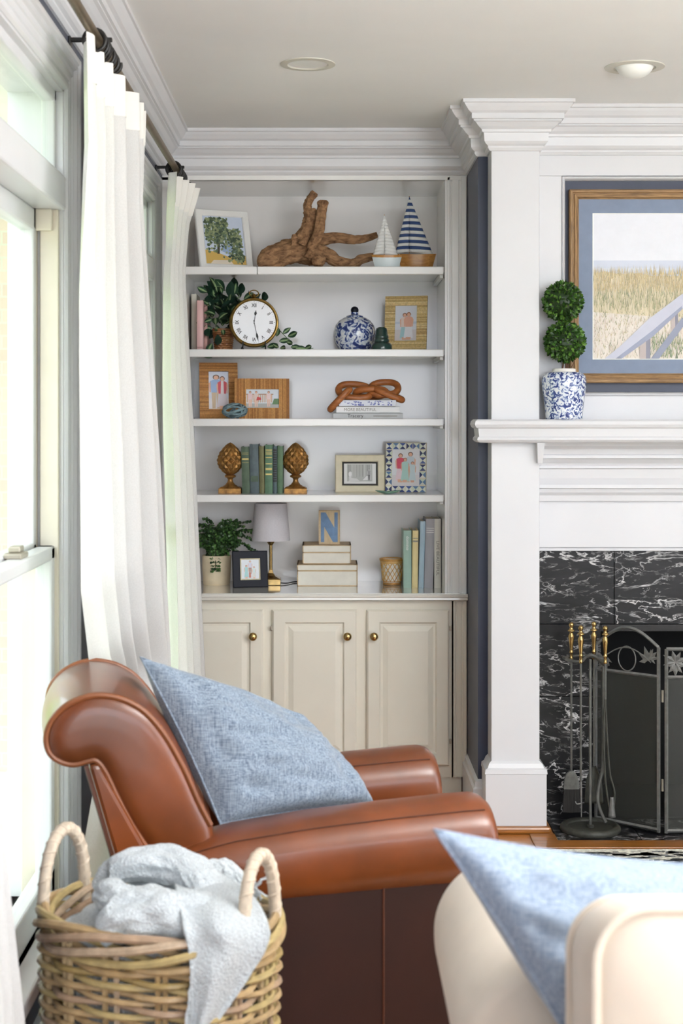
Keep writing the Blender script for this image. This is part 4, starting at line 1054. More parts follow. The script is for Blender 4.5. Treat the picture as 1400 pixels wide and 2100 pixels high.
# top shelf -----------------------------------------------------------
fr = frame('framed_print', 'white framed watercolour print of a leafy tree leaning on the top shelf', 467, 5.80, Z1, 0.216, 0.250, 0.026, 24, -16, 'pale_frame')
p = Print(0.166, 0.200, 0.025, 0.0078, (200, 210, 228)); rr = random.Random(3)
p.poly([(0, 0), (1, 0), (1, .2), (.6, .16), (.3, .25), (0, .3)], (206, 170, 92)); p.poly([(0.1, 0), (.7, 0), (.6, .1), (.2, .09)], (226, 214, 196)); p.poly([(.42, .28), (.62, .2), (.72, .36), (.6, .5), (.45, .4)], (150, 172, 206))
p.poly([(.3, .22), (.36, .22), (.40, .5), (.34, .55)], (70, 66, 52))
for k in range(900):
    a = rr.random(); u, v = rr.gauss(.34, .22), rr.gauss(.70, .17)
    if rr.random() < .25: u, v = rr.gauss(.85, .1), rr.gauss(.18, .09)
    if rr.random() < .15: u, v = rr.gauss(.8, .08), rr.gauss(.55, .12)
    if not (.05 < u < .95 and .05 < v < .96) or (u > .62 and v > .75): continue
    c = rr.choice([(76, 92, 68), (104, 120, 86), (132, 142, 104), (58, 76, 62), (150, 158, 120), (92, 112, 96)])
    p.poly([(u + rr.uniform(.015, .05) * math.cos(t * PI / 3), v + rr.uniform(.012, .04) * math.sin(t * PI / 3)) for t in range(6)], c)
p.build(fr)
def driftwood():
    r = thing('driftwood', 'gnarled brown driftwood branch with reaching arms on the top shelf', 'driftwood', (X(630, 5.84), 5.84, Z1))
    m = MB()
    def limb(pts, rad, seed, n=22, seg=46, tw=1.2):
        n, seg = n * 2, seg * 2
        P = smooth_path([at(a, b, d) for a, b, d in pts], seg)
        def fn(u, v):
            k = min(int(v * seg), seg - 1); p = P[k].lerp(P[k + 1], v * seg - k)
            t = (P[k + 1] - P[k]).normalized(); e1 = t.cross(Vector((0, 1, 0))).normalized(); e2 = t.cross(e1).normalized()
            a = 2 * PI * u; rr = lerp_tab(rad, v) / 530.0
            q = Vector((math.cos(a + tw * v) * 1.6, math.sin(a + tw * v) * 1.6, v * 1.6 + seed))
            g = noise.noise(q) * .32 + noise.noise(Vector((math.cos(a + tw * v) * 4.5, math.sin(a + tw * v) * 4.5, v * 2.2 + seed))) * .24 + noise.noise(q * 5) * .10 - .16 * max(0, noise.noise(Vector((math.cos(a + tw * v) * 7, math.sin(a + tw * v) * 7, v * 3 + seed * 2))) ) ** 0.7
            if v < 0.001 or v > 0.999: rr *= 0.15
            p2 = p + (e1 * math.cos(a) + e2 * math.sin(a) * 0.8) * rr * (1 + g)
            p2.z = max(p2.z, Z1 + 0.0008)
            return tuple(p2)
        m.grid(fn, n, seg + 6, wrapu=True)
    limb([(531, 545, 5.80), (548, 534, 5.82), (578, 524, 5.84), (612, 514, 5.85), (644, 520, 5.86), (664, 532, 5.86)], [(0, 5), (.08, 14), (.2, 24), (.5, 25), (.8, 20), (1, 12)], 1, 26)
    limb([(612, 512, 5.84), (622, 488, 5.84), (633, 466, 5.84), (637, 446, 5.84), (634, 428, 5.84)], [(0, 18), (.35, 15), (.7, 14), (.9, 14), (1, 8)], 4)
    limb([(632, 436, 5.84), (630, 420, 5.83), (638, 405, 5.83), (646, 394, 5.83)], [(0, 9), (.4, 8), (.75, 8), (1, 6)], 7, 16, 24)
    limb([(634, 430, 5.83), (626, 422, 5.82)], [(0, 6), (1, 4)], 9, 10, 8)
    limb([(636, 512, 5.81), (650, 484, 5.80), (657, 452, 5.81), (661, 428, 5.82), (662, 410, 5.82)], [(0, 9), (.4, 10), (.75, 9), (.92, 11), (1, 6)], 12, 18, 40)
    limb([(642, 506, 5.85), (660, 492, 5.86), (690, 487, 5.87), (722, 491, 5.87), (748, 489, 5.88), (774, 481, 5.88)], [(0, 13), (.3, 12), (.6, 9), (.8, 8), (1, 6)], 16, 18)
    limb([(648, 512, 5.83), (672, 524, 5.82), (694, 538, 5.82), (724, 541, 5.83), (742, 532, 5.83), (772, 526, 5.84)], [(0, 15), (.3, 13), (.6, 9), (.8, 9), (1, 6)], 21, 18)
    limb([(640, 515, 5.82), (652, 530, 5.80), (650, 545, 5.79)], [(0, 18), (.6, 15), (1, 8)], 25, 18, 20)
    limb([(604, 505, 5.81), (604, 490, 5.81), (602, 480, 5.81)], [(0, 10), (.6, 6), (1, 4)], 28, 12, 10)
    limb([(618, 502, 5.79), (622, 492, 5.79)], [(0, 10), (1, 7)], 31, 12, 10)
    m.build('branch', 'driftwood', r, smooth=True, angle=0, world=True)
driftwood()
def sailboat(label, pc, Y, hull_l, hull_h, tip, boom, jibx, mainx, stripes, hull_mats, z):
    x0 = X(pc, Y); r = thing('toy_sailboat', label, 'toy sailboat', (x0, Y, z))
    hl = hull_l / 2
    def fn(u, v):
        t = 2 * u - 1; wd = 0.021 * (1 - abs(t) ** 2.6) + 0.0008; a = PI * (v - 0.5)
        rake = 0.10 * (v * (1 - v) * 0 )
        zz = hull_h * (0.5 + 0.5 * math.sin(a)); s = 0.55 + 0.45 * (zz / hull_h) ** 0.6
        xx = t * hl * (0.74 + 0.26 * zz / hull_h) 
        return xx, wd * s, zz + 0.004 * t * t * (zz / hull_h)
    for nm, mt, v0, v1 in (('hull', hull_mats[0], 0, 0.72), ('gunwale', hull_mats[1], 0.72, 1.0)):
        m = MB()
        for sg in (-1, 1): m.grid(lambda u, v: (lambda q: (q[0], sg * q[1], q[2]))(fn(u, v0 + (v1 - v0) * v)), 30, 10)
        if v1 == 1.0: m.grid(lambda u, v: (lambda q: (q[0], (2 * v - 1) * q[1], q[2] - 0.002))(fn(u, 1.0)), 30, 4)
        m.build(nm, mt, r, smooth=True)
    MB().lathe([(0, 0), (1, 0), (1, .001), (0, .001)], 20, rfun=lambda u, zz: 0.0, cap0=False, cap1=False) 
    MB().box(-hl * 0.62, hl * 0.62, -0.008, 0.008, 0, 0.003).build('keel', hull_mats[0], r)
    zt = (VY - tip[1]) * Y / F + CH - z; xt = X(tip[0], Y) - x0; zb = (VY - boom) * Y / F + CH - z
    MB().tube([(xt, 0, hull_h * 0.6), (xt, 0, zt)], 0.0016, 6).build('mast', 'hull_wood', r)
    for nm, xe, sg in (('jib', X(jibx, Y) - x0, -1), ('mainsail', X(mainx, Y) - x0, 1)):
        m = MB(); n = stripes * 2 if stripes else 12
        for k in range(n):
            def q(u, v):
                h = v; zz = zt - 0.002 - (zt - zb) * h; xx = xt + (xe - xt) * u * h
                return (xx, -0.002 - 0.010 * math.sin(PI * u) * h, zz + 0.006 * u * h * (1 if sg > 0 else 0.6) * -1)
            col = (60, 84, 134) if (stripes and k % 2 == 0 and k > 0) or (stripes and k == 0) else (238, 238, 236)
            if stripes and k >= n - 1: col = (238, 238, 236)
            m.grid(lambda u, v: q(u, (k + v) / n), 8, 2, col)
        o = m.build(nm, 'sail_cloth', r, smooth=True, angle=0); s = o.modifiers.new('thick', 'SOLIDIFY'); s.thickness = 0.0008
    MB().tube([(X(mainx, Y) - x0, -0.001, zb), (hl * 0.97, 0, hull_h)], 0.0006, 4).build('rigging', 'sail_white', r)
M_attr('sail_cloth', 0.8, 0.03, 80, 0.1, 400)
sailboat('small toy sailboat with white sails and white hull', 793, 5.76, 0.118, 0.052, (788, 440), 520, 764, 816, 0, ('white_enamel', 'hull_wood'), Z1)
sailboat('tall toy sailboat with blue and white striped sails', 854, 5.88, 0.152, 0.068, (839, 402), 516, 810, 887, 9, ('hull_wood', 'hull_wood'), Z1)

# second shelf --------------------------------------------------------
def book(label, px0, px1, ptop, Y, z, mat, depth=0.16, lean=0.0, title=None, tsize=0.02, tmat='ink', tpos=0.5, group=None, bands=None, rot=1, name='book', tsx=1.0):
    x0, x1 = X(px0, Y) + 0.0004, X(px1, Y) - 0.0004; h = Z(ptop, Y) - z; w = x1 - x0
    r = thing(name, label, 'book', ((x0 + x1) / 2, Y, z), 0, group)
    r.rotation_euler = (0, lean, 0)
    m = MB(); t = 0.0022
    n = 8; sp = [(-w / 2 + w * k / n, -0.003 * math.sin(PI * k / n)) for k in range(n + 1)]
    m.prism(sp + [(w / 2, t), (-w / 2, t)], 0, h, 'z'); m.box(-w / 2, -w / 2 + t, 0, depth, 0, h); m.box(w / 2 - t, w / 2, 0, depth, 0, h)
    m.build('cover', mat, r)
    MB().box(-w / 2 + t, w / 2 - t, t, depth - 0.004, 0.003, h - 0.003).build('pages', 'page_paper', r)
    if title: text('title', title, tsize, tmat, r, (0, -0.0036, h * tpos), (PI / 2, PI / 2 * rot, 0), tsx)
    for zf, hh in bands or ():
        MB().box(-w * 0.42, w * 0.42, -0.0036, -0.001, h * zf, h * zf + hh).build('band', tmat, r)
    return r
BG = 'books beside the trailing plant'
book('tall cream book at the far left of the second shelf', 392, 403, 603, 5.86, Z2, 'cream_book', group=BG)
book('pink book standing left of the trailing plant', 403.5, 416.5, 616, 5.78, Z2, 'pink_book', group=BG, bands=[(0.06, 0.004)], tmat='rose_book')
book('rose-brown book tucked between pink book and plant', 417, 425, 618, 5.84, Z2, 'rose_book', group=BG)

def leaf_mesh(w, L, c0, c1, curl=0.25, stripe=True):
    m = MB()
    for sg in (-1, 1):
        for band, (a, b) in enumerate(((0.0, 0.3), (0.3, 1.0))):
            m.grid(lambda u, v: ((a + (b - a) * u) * sg * w * math.sin(PI * min(1, v * 0.97 + 0.02)) ** 0.8 * (1 - 0.35 * v), 0.28 * w * (a + (b - a) * u) * math.sin(PI * v) + curl * L * v * v * -1, L * v * (1 - 0.12 * v)), 3, 8, c1 if band == 0 and stripe else c0)
    return m
def plant_leaf_proto(nm, *a, **k):
    o = leaf_mesh(*a, **k).build(nm, 'leaf', None, smooth=True, angle=0); me = o.data; bpy.data.objects.remove(o); return me
def place_leaf(me, parent, loc, yaw, pitch, roll, s, name='leaf'):
    o = bpy.data.objects.new(name, me); C.objects.link(o); o.parent = parent
    o.location = loc; o.rotation_euler = (pitch, roll, yaw); o.scale = (s, s, s)
PLY = 5.88
pl = thing('trailing_plant', 'green striped trailing plant in a woven basket pot behind the clock', 'potted plant', (X(458, PLY), PLY, Z2))
m = MB(); rr = random.Random(2)
for k in range(11):
    z = 0.004 + k * 0.0082; n = 60
    m.tube([((0.030 + 0.0009 * k + 0.0016 * math.sin(14 * 2 * PI * i / n + PI * (k % 2))) * math.cos(2 * PI * i / n), (0.030 + 0.0009 * k + 0.0016 * math.sin(14 * 2 * PI * i / n + PI * (k % 2))) * math.sin(2 * PI * i / n), z) for i in range(n)], 0.0042, 6, closed=True, col=rr.choice([(176, 120, 76), (160, 104, 64), (192, 138, 92)]))
m.build('basket_pot', 'wicker', pl, smooth=True)
MB().lathe([(0, 0.001), (0.029, 0.001), (0.037, 0.085), (0, 0.085)], 24).build('soil', 'soil', pl)
LA = plant_leaf_proto('leaf', 0.017, 0.062, (44, 74, 52), (150, 176, 128)); LB = plant_leaf_proto('leaf', 0.014, 0.05, (58, 88, 58), (168, 190, 140), curl=0.5); LC = plant_leaf_proto('leaf', 0.018, 0.066, (34, 60, 46), (34, 60, 46), curl=0.35)
P0 = Vector((X(458, PLY), PLY, Z2))
def pl_at(px, py, Y): return at(px, py, Y) - P0
for k in range(96):
    px, py = rr.gauss(458, 24), rr.gauss(640, 28)
    px = min(max(px, 424), 530); py = min(max(py, 596), 690)
    Yk = rr.uniform(5.83, 5.94); q = pl_at(px, py, Yk)
    ang = math.atan2(px - 460, 690 - py)
    place_leaf(rr.choice([LA, LB, LC, LC]), pl, q, rr.uniform(-.7, .7), rr.uniform(0.2, 1.3), ang + rr.uniform(-.9, .9) , rr.uniform(.8, 1.35))
for px, py, a in ((425, 585, -1.2), (432, 612, -1.0), (440, 600, -.6), (490, 590, .5), (455, 588, -.2), (478, 592, .3), (538, 604, .6), (428, 660, -2.6), (434, 690, -2.8), (442, 706, -2.2), (446, 672, 3.0), (456, 660, 2.9), (436, 640, -2.0), (470, 606, .2), (500, 600, .9)):
    place_leaf(rr.choice([LA, LB, LC]), pl, pl_at(px, py + 14, 5.84), rr.uniform(-.3, .3), rr.uniform(.1, .6), a, rr.uniform(.7, 1))
vine = [pl_at(500, 640, 5.9), pl_at(560, 668, 5.9), pl_at(585, 690, 5.86), pl_at(600, 708, 5.8), pl_at(625, 715, 5.76), pl_at(642, 714, 5.74)]
MB().tube(smooth_path(vine, 24), 0.0014, 6).build('vine', 'green_stem', pl, smooth=True)
for px, py, a, Yk in ((566, 690, .4, 5.84), (572, 700, 1.4, 5.80), (580, 684, .9, 5.82), (586, 700, 1.9, 5.80), (596, 712, 1.5, 5.78), (560, 706, 2.2, 5.80), (606, 714, 1.6, 5.75), (548, 712, 1.3, 5.82), (534, 712, 1.0, 5.84), (590, 690, 1.2, 5.84), (624, 716, 1.2, 5.75), (574, 714, 1.5, 5.78), (556, 690, .2, 5.86)):
    place_leaf(rr.choice([LA, LB, LA]), pl, pl_at(px, py, Yk), rr.uniform(-.4, .4), rr.uniform(.0, .5), a, rr.uniform(.6, .85))
# clock
CY = 5.755
ck = thing('pocket_watch_clock', 'round brass pocket-watch style table clock with roman numerals', 'clock', (X(521, CY), CY, Z2), math.radians(6))
cr = 51.0 * CY / F; czc = Z(661, CY) - Z2
def ydisc(prof, mat, nm, parent, n=56, c=(0, 0, 0)):
    m = MB().loft([[(c[0] + r * math.cos(2 * PI * i / n), c[1] + d, c[2] + r * math.sin(2 * PI * i / n)) for i in range(n)] for r, d in prof], cap0=False, cap1=False)
    return m.build(nm, mat, parent, smooth=True)
cs = ydisc([(0.0, 0.04), (cr * .92, 0.04), (cr, 0.028), (cr, 0.014), (cr * .97, 0.008), (cr * .985, 0.004), (cr * .96, -0.002), (cr * .92, -0.003), (cr * .88, 0.000), (cr * .86, 0.003)], 'old_brass', 'case', ck, c=(0, 0, czc))
dl = ydisc([(0.0, 0.002), (cr * .89, 0.002)], 'clock_white', 'dial', ck, c=(0, 0, czc))
for k, s in enumerate(['XII', 'I', 'II', 'III', 'IIII', 'V', 'VI', 'VII', 'VIII', 'IX', 'X', 'XI']):
    a = PI / 2 - k * PI / 6; R0 = cr * .68
    o = text('numeral', s, 0.0195, 'ink', ck, (R0 * math.cos(a), 0.0016, czc + R0 * math.sin(a)), (PI / 2, -(a - PI / 2), 0), 0.8, 0.02); o.parent = dl
m = MB()
for k in range(60):
    a = 2 * PI * k / 60; r0, r1 = cr * .80, cr * (.83 if k % 5 else .845); w = 0.0003 if k % 5 else 0.0008
    t, n_ = Vector((math.cos(a), 0, math.sin(a))), Vector((-math.sin(a), 0, math.cos(a)))
    c0 = Vector((0, 0.0014, czc)); m.add([c0 + t * r0 - n_ * w, c0 + t * r1 - n_ * w, c0 + t * r1 + n_ * w, c0 + t * r0 + n_ * w], [(0, 1, 2, 3)])
m.build('minute_track', 'ink', ck).parent = dl
def hand(ang, L, w, nm):
    t, n_ = Vector((math.cos(ang), 0, math.sin(ang))), Vector((-math.sin(ang), 0, math.cos(ang))); c0 = Vector((0, -0.0005, czc))
    pts = [(-.12, .5), (.55, .35), (.66, 1.6), (.76, 1.9), (.84, 1.0), (1, .1)]
    poly = [c0 + t * L * a + n_ * w * b for a, b in pts] + [c0 + t * L * a - n_ * w * b for a, b in reversed(pts)]
    MB().loft([poly, [q + Vector((0, 0.0012, 0)) for q in poly]]).build(nm, 'black_iron', ck)
hand(math.radians(81), cr * .50, 0.0025, 'hour_hand'); hand(math.radians(-77.5), cr * .78, 0.0022, 'minute_hand')
zt = czc + cr
MB().lathe([(0.006, -0.004), (0.009, 0.002), (0.006, 0.007), (0.008, 0.011), (0.004, 0.015), (0, 0.016)], 14, (0, 0.014, zt)).build('crown', 'old_brass', ck, smooth=True)
MB().tube([(0.0175 * math.cos(a), 0.014, zt + 0.016 + 0.0125 * math.sin(a)) for a in [2 * PI * k / 24 for k in range(24)]], 0.0022, 8, closed=True).build('bow', 'old_brass', ck, smooth=True)
for s in (-1, 1):
    x = s * 0.043
    MB().tube([(x, -0.008, czc - cr * .78), (x, -0.010, czc - cr * .95), (x * 1.02, 0.004, czc - cr * 1.02), (x * 1.05, 0.03, czc - cr * .98 ), (x * 1.1, 0.07, 0.003)], 0.0025, 6).build('stand_hook', 'black_iron', ck, smooth=True)
    MB().tube([(x, 0.004, czc - cr * 1.02), (x, -0.012, 0.0025)], 0.0025, 6).build('stand_foot', 'black_iron', ck, smooth=True)
# ginger jar
jr = thing('ginger_jar', 'round blue and white porcelain ginger jar with navy knob', 'jar', (X(727, 5.86), 5.86, Z2))
R0 = 43.5 * 5.86 / F
pf = [(0, 0), (.60, 0), (.66, .015), (.80, .10), (.93, .24), (1, .42), (.985, .58), (.90, .74), (.74, .86), (.52, .94), (.36, .965)]
Hh = (717 - 643) * 5.86 / F
MB().lathe([(r * R0, z * Hh) for r, z in pf], 48).build('body', 'porcelain_bold', jr, smooth=True, angle=60)
MB().lathe([(.38 * R0, .955 * Hh), (.40 * R0, .985 * Hh), (.30 * R0, 1.01 * Hh), (.17 * R0, 1.03 * Hh), (.17 * R0, 1.09 * Hh)], 32).build('lid', 'porcelain_bold', jr, smooth=True)
MB().lathe([(.15 * R0, 1.08 * Hh), (.18 * R0, 1.12 * Hh), (.185 * R0, 1.17 * Hh), (.14 * R0, 1.225 * Hh), (.06 * R0, 1.25 * Hh), (0, 1.255 * Hh)], 24).build('knob', 'navy_wood', jr, smooth=True)
# glass insulator
gi = thing('glass_insulator', 'dark green glass insulator in front of the ginger jar', 'insulator', (X(782, 5.735), 5.735, Z2))
pf = [(0, 0), (.040, 0), (.0415, .006), (.0405, .018), (.034, .026), (.028, .030), (.030, .034), (.0295, .040), (.026, .044), (.0275, .048), (.0265, .054), (.024, .057), (.0225, .075), (.020, .083), (.013, .087), (0, .088)]
MB().lathe(pf, 32).build('glass_body', 'green_glass', gi, smooth=True, angle=60)
STRAW = [(214, 186, 126), (226, 200, 142), (202, 172, 112), (234, 212, 158), (194, 160, 104)]
fr = frame('photo_frame', 'straw-coloured woven frame with a photo of two people hugging', 830, 5.86, Z2, 0.166, 0.222, 0.040, -13, -9, style='reed', cols=STRAW)
p = Print(0.088, 0.144, 0.039, 0.0038, (222, 226, 236)); p.poly([(0, 0), (1, 0), (1, .34), (0, .34)], (214, 210, 214)); p.poly([(0, .5), (1, .5), (1, .56), (0, .56)], (198, 208, 224))
p.person(.44, .06, .74, (232, 214, 208), (168, 206, 214), (120, 76, 50), dress=True); p.person(.62, .06, .76, (222, 170, 150), (232, 232, 238), (150, 90, 56), dress=True)
p.build(fr, 'photo')

# third shelf ---------------------------------------------------------
CARAM = [(180, 124, 60), (190, 134, 68), (168, 112, 52), (198, 144, 78), (158, 104, 48)]
fr = frame('photo_frame', 'tall caramel woven frame with a photo of a standing couple', 449, 5.90, Z3, 0.150, 0.222, 0.036, 9, -8, style='reed', cols=CARAM)
p = Print(0.080, 0.152, 0.035, 0.0038, (214, 220, 234)); p.poly([(0, 0), (1, 0), (1, .3), (0, .3)], (226, 224, 228))
p.person(.38, .04, .88, (150, 176, 214), (196, 172, 140), (96, 70, 56), wd=1.25); p.person(.68, .02, .86, (204, 58, 74), (214, 204, 210), (110, 64, 44), dress=True); p.poly([(.6, .42), (.76, .42), (.74, .76), (.62, .76)], (222, 212, 214))
p.build(fr, 'photo')
fr = frame('photo_frame', 'wide caramel woven frame with a photo of children on a bench', 537, 5.83, Z3, 0.212, 0.157, 0.042, 3, -8, style='reed', cols=CARAM, vert=True)
p = Print(0.130, 0.075, 0.041, 0.0038, (222, 230, 238)); p.poly([(0, 0), (1, 0), (1, .26), (0, .26)], (176, 178, 176)); p.poly([(.8, .2), (1, .2), (1, .5), (.86, .5)], (92, 128, 84))
for k in range(12): p.poly([(.05 + k * .065, .3), (.09 + k * .065, .3), (.09 + k * .065, .74), (.05 + k * .065, .74)], (206, 178, 156))
p.poly([(.02, .7), (.84, .7), (.84, .76), (.02, .76)], (176, 138, 116))
for u, c in ((.15, (232, 206, 210)), (.33, (226, 208, 200)), (.70, (236, 214, 214))):
    p.person(u, .08, .82, c, (230, 196, 180), (150, 100, 70))
p.poly([(.33, .4), (.48, .44), (.47, .56), (.36, .6)], (206, 64, 66)); p.build(fr, 'photo')
kb = thing('knot_ball', 'blue-grey openwork rope knot ball before the caramel frames', 'ornament', (X(481, 5.74), 5.74, Z3))
for k in range(8):
    ax = Vector((math.sin(k * 2.4), math.cos(k * 1.7) * .8, math.cos(k * 2.4 + .7))).normalized(); e1 = ax.orthogonal().normalized(); e2 = ax.cross(e1)
    off = ax * 0.012 * (1 if k % 2 else -1)
    pts = [(e1 * math.cos(t) + e2 * math.sin(t)) * 0.040 + off for t in [2 * PI * i / 40 for i in range(40)]]
    MB().tube([(q.x * 1.12, q.y * 0.9, 0.031 + q.z * 0.64) for q in pts], 0.0037, 7, closed=True).build('rope_loop', 'knot_rope', kb, smooth=True)
def flat_book(label, px0, px1, pt, pb, Y, z, mat, depth, title=None, tsize=0.012, tmat='ink', tx=0.0, cover='plain'):
    x0, x1 = X(px0, Y), X(px1, Y); h = (pb - pt) * Y / F; L = x1 - x0
    r = thing('book', label, 'book', ((x0 + x1) / 2, Y, z), 0, 'stack of books under the wooden chain')
    t = 0.002; m = MB().box(-L / 2, L / 2, 0, t, 0, h).box(-L / 2, L / 2, 0, depth, 0, t).box(-L / 2, L / 2, 0, depth, h - t, h)
    m.build('cover', mat, r, bevel=0.0006, seg=1); MB().box(-L / 2 + 0.003, L / 2 - 0.003, t, depth - 0.003, t, h - t).build('pages', 'page_paper', r)
    if title: text('title', title, tsize, tmat, r, (tx, -0.0006, h / 2), (PI / 2, 0, 0))
    return r, h
FY = 5.715
rb, h1 = flat_book('grey book lying at the bottom of the stack', 683, 826, 847, 858.8, FY, Z3, 'silver_book', 0.2, 'Tracery', 0.019, 'ink', -0.048)
rb2, h2 = flat_book('white book lying in the middle of the stack', 689, 820, 833.5, 847, FY, Z3 + h1, 'bright_book', 0.19, 'MORE BEAUTIFUL', 0.0155, 'ink_pale', -0.03)
for a, b in ((0.02, 0.11),): MB().box(a, b, -0.0006, 0.0005, h1 * .42, h1 * .55).build('subtitle', 'ink_pale', rb)
rb3, h3 = flat_book('blue floral book lying on top of the stack', 695, 812, 820, 833.5, FY, Z3 + h1 + h2, 'bright_book', 0.18)
L3 = X(812, FY) - X(695, FY); p = Print(L3 - .004, h3 - .003, 0.0015, -0.0004, (222, 226, 238)); rr = random.Random(9)
for k in range(46):
    u = rr.choice([.22, .3, .55, .65, .9]) + rr.gauss(0, .06)
    if 0.02 < u < .98: p.blob(u, rr.uniform(.15, .85), rr.uniform(.008, .025), rr.uniform(.06, .2), rr.choice([(88, 96, 170), (128, 134, 192), (160, 168, 210), (70, 80, 156)]), 7)
p.build(rb3, 'floral_spine')
# wooden chain
wc = thing('wooden_chain', 'brown carved wooden chain of chunky links lying on stacked books', 'chain', (X(745, 5.77), 5.77, Z3 + h1 + h2 + h3))
zc0 = Z3 + h1 + h2 + h3
def link(c, ax1, ax2, L, W, r, nm='chain_link'):
    c, a1, a2 = Vector(c), Vector(ax1).normalized(), Vector(ax2).normalized(); pts = []
    for i in range(48):
        t = 2 * PI * i / 48; ct, st = math.cos(t), math.sin(t)
        pts.append(c + a1 * (L * math.copysign(abs(ct) ** 0.8, ct)) + a2 * (W * math.copysign(abs(st) ** 0.9, st)))
    MB().tube(pts, r, 12, closed=True).build(nm, 'chain_wood', wc, smooth=True, world=True)
rk = 0.0128
link(at(700, 820, 5.745) + Vector((0, 0, .004)), (0.9, .15, .62), (-0.1, 1, -.1), 0.046, 0.030, rk) if False else None
link(at(727, 802, 5.77), (1, 0.0, -.08), (0.02, 0.62, 0.75), 0.062, 0.034, rk)
link(at(760, 806, 5.775), (1, 0.0, .02), (0, 0.75, -0.42), 0.058, 0.030, rk)
link(at(788, 797, 5.77), (1, 0, .05), (0, 0.65, 0.7), 0.052, 0.034, rk)
link(at(795, 808, 5.755), (1, -.1, -.42), (0.1, 1, .1), 0.058, 0.022, rk)
link(at(697, 819, 5.735), (.75, -.05, .78), (0.1, 1, .0), 0.052, 0.022, rk)

# fourth shelf --------------------------------------------------------
def finial(pc, label):
    Y = 5.80; r = thing('pinecone_finial', label, 'finial', (X(pc, Y), Y, Z4), 0, 'gold finial bookends')
    s = 534.0
    MB().loft([[(x, y, z) for x, y in ((-w, -w), (w, -w), (w, w), (-w, w))] for w, z in ((23 / s, 0), (23 / s, 10 / s), (22 / s, 11 / s), (19 / s, 13 / s), (18 / s, 13.5 / s))]).build('plinth', 'gold_leaf', r, bevel=0.001)
    MB().lathe([(17 / s, 13 / s), (15 / s, 15 / s), (10 / s, 18 / s), (6 / s, 23 / s), (5 / s, 28 / s), (6.5 / s, 31 / s), (11 / s, 33 / s), (12 / s, 35.5 / s), (9 / s, 38 / s)], 28).build('stem', 'gold_leaf', r, smooth=True)
    z0, z1 = 36 / s, 104 / s
    def fn(u, v):
        t = v; rad = 25.5 / s * (math.sin(PI * (t ** 0.86)) ** 0.72 if 0 < t < 1 else 0)
        rad = max(rad, 0.0008)
        N = 11; rows = 8.5
        a = u * N + t * rows * 0.5 * 0; k = t * rows
        p, q = (u * N + k * 0.5) % 1 - .5, (u * N - k * 0.5) % 1 - .5
        d = max(abs(p), abs(q)) * 2                    # 0 centre of a scale, 1 at its edge
        rad *= 0.90 + 0.20 * (1 - d) ** 0.7
        return (rad * math.cos(2 * PI * u), rad * math.sin(2 * PI * u), z0 + (z1 - z0) * t)
    MB().grid(fn, 176, 110, wrapu=True).build('scaled_cone', 'gold_leaf', r, smooth=True, angle=0)
finial(472, 'gold pinecone finial left of the row of green books'); finial(606, 'gold pinecone finial right of the row of green books')
GB = 'old green cloth books'
BY_ = 5.77
book('dark green book with gilt bands beside the left finial', 496, 512.5, 916, BY_, Z4, 'green_book', lean=-0.02, tmat='gilt', bands=[(.86, .0015), (.83, .001), (.72, .006), (.66, .001)], group=GB)
book('tallest slate blue book in the green row', 513, 531.5, 911, BY_, Z4, 'slate_book', lean=-0.02, tmat='green_book', bands=[(.24, .022)], group=GB)
book('narrow olive book, third in the green row', 532, 542.5, 915, BY_, Z4, 'olive_book', lean=-0.015, group=GB)
bb = book('sage green book with gold lettering, fourth in the row', 543, 559, 912, BY_, Z4, 'sage_book', lean=0.0, tmat='gilt', bands=[(.88, .004), (.84, .003), (.80, .004), (.73, .003), (.60, .0035), (.48, .008), (.38, .006)], group=GB)
book('thin steel blue book with black spine lettering', 559.5, 568, 915, BY_, Z4, 'steel_book', lean=0.0, title='AMERICAN NATURE', tsize=0.0115, tmat='ink', tpos=.62, group=GB) if False else book('thin steel blue book with dark spine pattern', 559.5, 568, 915, BY_, Z4, 'steel_book', lean=0.0, tmat='ink', bands=[(.25 + .05 * k, .006) for k in range(14)], group=GB)
book('plain moss green book beside the right finial', 568.5, 580, 915, BY_, Z4, 'moss_book', lean=0.0, group=GB)
fr = frame('photo_frame', 'cream frame with dark inner border and black-and-white picture', 738, 5.86, Z4, 0.192, 0.147, 0.027, 0, -9, 'ivory')
border(0.140, 0.095, 0.008, 0.006).build('inner_border', 'ink', fr).location = (0, 0.001, 0.026)
p = Print(0.126, 0.081, 0.033, 0.004, (226, 226, 224)); p.poly([(.1, .12), (.88, .12), (.88, .95), (.1, .95)], (176, 178, 174)); rr = random.Random(4)
for k in range(24): u = rr.uniform(.12, .84); p.poly([(u, .35), (u + .02, .35), (u + .02, .93), (u, .93)], rr.choice([(150, 152, 148), (196, 198, 194), (130, 132, 128)]))
p.person(.2, .15, .5, (230, 230, 230), (220, 220, 220), (90, 90, 90), (206, 206, 206)); p.poly([(.58, .18), (.84, .2), (.84, .45), (.7, .38)], (226, 226, 226)); p.person(.78, .18, .55, (150, 150, 150), (90, 90, 90), (60, 60, 60), (210, 210, 210)); p.poly([(.15, .12), (.5, .14), (.4, .26), (.2, .3)], (214, 214, 212)); p.build(fr, 'photo')
fw, fh, fb = 0.158, 0.196, 0.0265
fr = frame('photo_frame', 'blue and white triangle mosaic frame with a family photo', 831, 5.84, Z4, fw, fh, fb - 0.0, -9, -9, 'ivory')
m = MB(); rr = random.Random(6)
